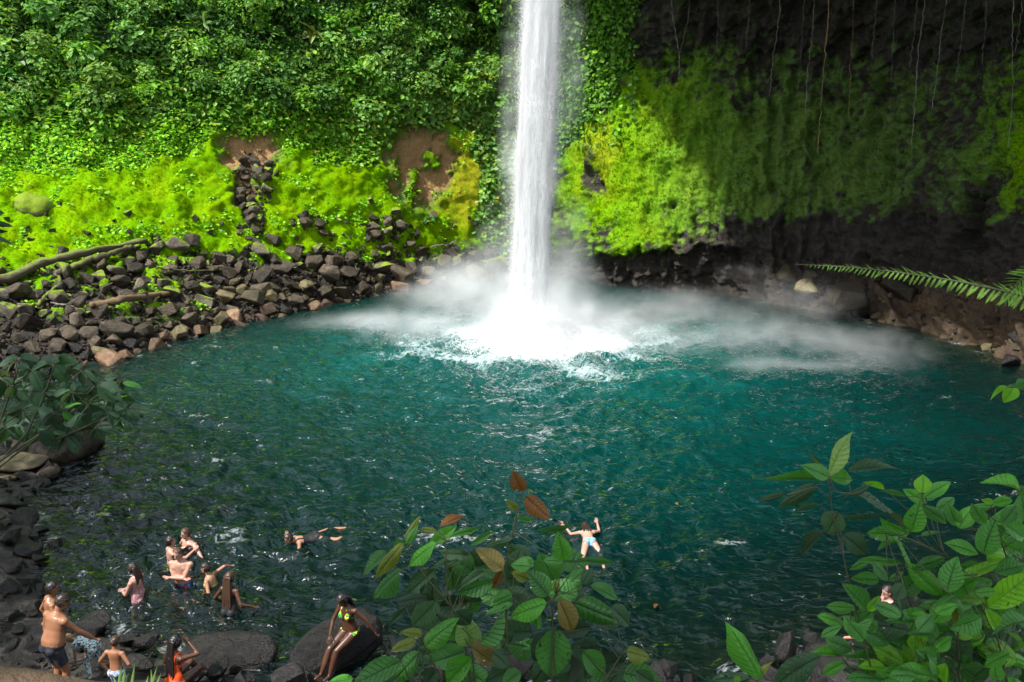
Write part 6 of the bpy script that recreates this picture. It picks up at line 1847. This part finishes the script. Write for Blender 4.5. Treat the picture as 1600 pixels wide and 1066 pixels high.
    hv = [BV[idx] + BN[idx] * (0.018 + 0.016 * np.random.default_rng(1).normal(size=(len(idx), 1)) * 0.5) * k]; hfaces = [[mp[i] for i in f] for f in fs]
    n1 = len(idx)
    if long_hair > 0:
        dn = -ax if prone is None else -ax
        rr = np.random.default_rng(7)
        for s_ in np.linspace(-1, 1, 9):
            p0 = hc + hr * 0.062 * s_ * k - ff * (0.070 + 0.02 * (1 - s_ * s_)) * k + hu * 0.05 * k
            p1 = hc + hr * 0.080 * s_ * k - ff * 0.095 * k - hu * 0.06 * k
            p2 = neckb + rt * (0.09 * s_) * k - fw * (0.105) * k + dn * (long_hair * 0.35) * k
            p3 = p2 + dn * long_hair * (0.62 + 0.12 * rr.normal()) * k + rt * 0.01 * rr.normal() * k
            C = np.array([p0, p1, p2, p3]); t0 = np.linspace(0, 1, 4); t1 = np.linspace(0, 1, 12)
            C = np.stack([np.interp(t1, t0, C[:, a_]) for a_ in range(3)], -1)
            C[1:-1] = (C[:-2] + 2 * C[1:-1] + C[2:]) / 4
            v, f = tube(C - pel, np.linspace(0.026, 0.010, 12) * k, 6)
            hv.append(v); hfaces += [[i + n1 for i in q_] for q_ in f]; n1 += len(v)
    link('hair', mesh_mixed('hair', np.concatenate(hv), hfaces, [hair]), o)
    if beard:
        shell('beard', is_head & (hf > 0.03) & (hup < -0.045) & (hup > -0.12) & (np.abs(hrr) < 0.06), 0.006, hair)
    for s in (-1, 1):
        v, f = ellipsoid(hc + ff * 0.084 * k + hr * s * 0.031 * k + hu * 0.012 * k - pel, [hr * 0.013 * k, ff * 0.008 * k, hu * 0.008 * k], 8)
        link('eye', mesh_mixed('eye', v, f, [MAT_EYE]), o)
        v, f = capsule(hc + ff * 0.090 * k + hr * s * 0.018 * k + hu * 0.034 * k - pel, hc + ff * 0.080 * k + hr * s * 0.048 * k + hu * 0.034 * k - pel, 0.005 * k, 0.004 * k)
        link('eyebrow', mesh_mixed('eyebrow', v, f, [hair]), o)
    v, f = capsule(hc + ff * 0.088 * k - hr * 0.020 * k - hu * 0.055 * k - pel, hc + ff * 0.088 * k + hr * 0.020 * k - hu * 0.055 * k - pel, 0.007 * k, 0.007 * k)
    link('mouth', mesh_mixed('mouth', v, f, [MAT_LIP]), o)
    return o

C_NAVY = mat_cloth('navy_shorts', (0.012, 0.014, 0.022), (0.03, 0.035, 0.05), scale=14)
C_BLACK = mat_cloth('black_swimwear', (0.008, 0.008, 0.010))
C_PRINT = mat_cloth('printed_fabric', (0.03, 0.05, 0.055), (0.42, 0.62, 0.62), (0.75, 0.80, 0.78), scale=26, hard=True)
C_WHITE = mat_cloth('white_blue_shorts', (0.55, 0.60, 0.66), (0.10, 0.16, 0.34), scale=20)
C_ORANGE = mat_cloth('orange_swimwear', (0.75, 0.085, 0.012))
C_FLAG = mat_cloth('green_yellow_bikini', (0.05, 0.36, 0.06), (0.85, 0.70, 0.04), (0.02, 0.02, 0.02), scale=13, hard=True)
C_STRIPE = mat_cloth('pink_striped_suit', (0.55, 0.30, 0.30), (0.20, 0.09, 0.11), scale=30)
C_TRUNKS = mat_cloth('red_blue_trunks', (0.30, 0.015, 0.045), (0.03, 0.10, 0.32), (0.04, 0.32, 0.45), scale=7, hard=True)
C_YGREEN = mat_cloth('yellow_green_bikini', (0.45, 0.46, 0.08))
C_BLUE = mat_cloth('light_blue_bikini', (0.11, 0.40, 0.80), (0.26, 0.58, 0.90), scale=12)
C_PINK = mat_cloth('pink_top', (0.75, 0.33, 0.30))

person('tanned broad man in dark shorts seen from behind reaching out his arm over the rocks', (98, 941), 1.95, 28, 1.80, bulk=1.14, lean=0.27, face=(18, -28), skin=SK_TAN, hair=H_DARK, tummy=0.035,
       clothes=[('shorts', C_NAVY)], arms={'R': ((0.36, 0.46, 0.06), (0.7, -0.5, -0.5), False), 'L': ((-0.22, 0.20, -0.02), (-0.6, -0.7, 0), False)})
person('woman in a black cross-strap top standing behind the tanned man', (82, 920), 1.78, 48, 1.66, True, lean=0.12, face=(22, -10), skin=SK_TAN, hair=H_BLACK, clothes=[('cross', C_BLACK), ('briefs', C_BLACK)],
       arms={'L': ((-0.24, 0.05, -0.02), (-0.6, -0.7, 0), False), 'R': ((0.22, 0.16, 0.02), (0.6, -0.7, 0), False)})
person('blond child in a printed swimsuit bending down beside the tanned man', (109, 998), 1.12, -80, 1.12, True, lean=1.30, face=(0, -55), skin=SK_MID, hair=H_BLOND, clothes=[('rash', C_PRINT)],
       arms={'L': ((-0.12, 0.52, -0.62), (-0.4, -0.4, 0), True), 'R': ((0.14, 0.40, -0.60), (0.4, -0.4, 0), True)}, legs={'L': ((-0.16, 0.10, -0.80), (0, 1, 0), True), 'R': ((0.18, -0.12, -0.80), (0, 1, 0), True)})
person('bare-backed boy in white shorts standing at the bottom edge', (180, 1003), 1.55, 8, 1.20, bulk=0.92, lean=0.06, face=(12, -12), skin=SK_TAN, hair=H_BROWN, clothes=[('shorts', C_WHITE)],
       arms={'L': ((-0.27, 0.14, 0.06), (-0.7, -0.6, 0), False), 'R': ((0.26, 0.10, 0.08), (0.7, -0.6, 0), False)})
person('seated woman in orange swimwear with long black hair seen from behind', (275, 1003), 1.15, 30, 1.66, True, lean=0.10, face=(15, -5), skin=SK_BROWN, hair=H_BLACK, long_hair=0.50, clothes=[('suit', C_ORANGE)],
       arms={'R': ((0.10, 0.22, 0.60), (0.9, 0.1, -0.6), False), 'L': ((-0.24, 0.20, 0.02), (-0.7, -0.5, 0), False)},
       legs={'L': ((-0.12, 0.62, -0.32), (0, 0.3, 1), True), 'R': ((0.14, 0.64, -0.34), (0, 0.3, 1), True)})
person('woman in a green and yellow bikini posing seated on the big wet rock', (535, 938), 1.42, 208, 1.70, True, bulk=0.95, lean=0.10, face=(10, -32), skin=SK_BROWN, hair=H_BLACK, long_hair=0.22, clothes=[('top', C_FLAG), ('briefs', C_FLAG)],
       arms={'L': ((-0.42, -0.16, -0.02), (-0.6, -0.4, 0.2), False), 'R': ((0.20, 0.30, 0.02), (0.7, -0.3, 0), False)},
       legs={'L': ((0.06, 0.52, -0.62), (0.15, 0.5, 0.9), True), 'R': ((0.20, 0.58, -0.60), (0.1, 0.6, 0.8), True)})
person('woman in a pink striped swimsuit standing waist-deep and looking left', (207, 889), 0.66, -78, 1.66, True, bulk=1.08, lean=0.05, face=(0, -4), skin=SK_LIGHT, hair=H_DARK, long_hair=0.14, clothes=[('suit', C_STRIPE)],
       arms={'L': ((-0.06, 0.32, 0.16), (-0.7, -0.6, -0.3), False), 'R': ((0.04, 0.30, 0.17), (0.7, -0.6, -0.3), False)})
person('bare-chested man in red and blue trunks standing in the water with folded arms', (278, 866), 0.74, 188, 1.80, bulk=1.04, lean=0.04, face=(8, -10), skin=SK_LIGHT, hair=H_BROWN, clothes=[('shorts', C_TRUNKS)],
       arms={'L': ((0.12, 0.20, 0.24), (-0.9, 0.1, -0.7), False), 'R': ((-0.13, 0.16, 0.20), (0.9, 0.1, -0.7), False)})
person('woman with dark straps on her back facing the bearded man in the water', (267, 846), 0.50, 48, 1.66, True, lean=0.06, face=(10, 5), skin=SK_LIGHT, hair=H_DARK, clothes=[('cross', C_BLACK), ('briefs', C_BLACK)],
       arms={'L': ((-0.08, 0.46, 0.40), (-0.6, -0.2, -0.6), False), 'R': ((0.20, 0.44, 0.40), (0.6, -0.2, -0.6), False)})
person('bearded man chest-deep in the water stretching one arm to the side', (290, 834), 0.46, 214, 1.78, lean=0.05, face=(18, -8), skin=SK_LIGHT, hair=H_BROWN, beard=True, clothes=[('shorts', C_NAVY)],
       arms={'L': ((-0.66, 0.10, 0.16), (-0.3, 0.2, 0.8), False), 'R': ((0.34, 0.20, 0.30), (0.6, -0.4, -0.5), False)})
person('woman in a yellow-green bikini half under water looking left', (321, 888), 0.40, -84, 1.66, True, lean=0.32, face=(0, 12), skin=SK_MID, hair=H_DARK, clothes=[('cross', C_YGREEN), ('briefs', C_YGREEN)],
       arms={'R': ((0.46, -0.26, 0.40), (0.4, -0.6, 0.3), False), 'L': ((-0.26, 0.12, 0.02), (-0.6, -0.6, 0), False)}, legs={'L': ((-0.10, -0.30, -0.72), (0, 1, 0), True), 'R': ((0.12, -0.16, -0.78), (0, 1, 0), True)})
person('woman with very long wet brown hair seen from behind standing in the shallows', (359, 903), 0.80, 18, 1.66, True, lean=0.10, face=(6, 0), skin=SK_BROWN, hair=H_BROWN, long_hair=0.56, clothes=[('suit', C_BLACK)],
       arms={'R': ((0.46, 0.10, 0.10), (0.3, -0.5, -0.6), False), 'L': ((-0.28, 0.14, 0.04), (-0.6, -0.6, 0), False)})
person('swimmer with dark hair doing breaststroke towards the viewpoint', (451, 842), 0.25, 238, 1.68, True, prone=83, face=(0, 55), skin=SK_MID, hair=H_DARK, clothes=[('suit', C_BLACK)],
       arms={'L': ((-0.52, 0.10, 0.42), (-0.5, 0.2, -0.6), False), 'R': ((0.48, 0.10, 0.50), (0.5, 0.2, -0.6), False)}, legs={'L': ((-0.26, -0.05, -0.84), (-1, 0, 0), False), 'R': ((0.24, -0.02, -0.84), (1, 0, 0), False)})
person('woman in a light blue bikini floating face down with arms spread', (914, 824), 0.12, -4, 1.66, True, prone=86, face=(0, 8), skin=SK_LIGHT, hair=H_DARK, long_hair=0.16, clothes=[('briefs', C_BLUE)],
       arms={'L': ((-0.50, 0.00, 0.76), (-0.3, 0.2, -0.6), False), 'R': ((0.34, 0.00, 0.86), (0.5, 0.2, -0.4), False)}, legs={'L': ((-0.20, 0.08, -0.86), (-0.4, 0, -0.4), False), 'R': ((0.20, 0.10, -0.84), (0.4, 0, -0.4), False)})
person('person in a pink top half hidden behind the leaves of the lower right shrub', (1386, 925), 1.15, -100, 1.66, True, lean=0.10, face=(0, -10), skin=SK_LIGHT, hair=H_DARK, clothes=[('suit', C_PINK)],
       legs={'L': ((-0.12, 0.60, -0.30), (0, 0.3, 1), True), 'R': ((0.14, 0.62, -0.32), (0, 0.3, 1), True)})
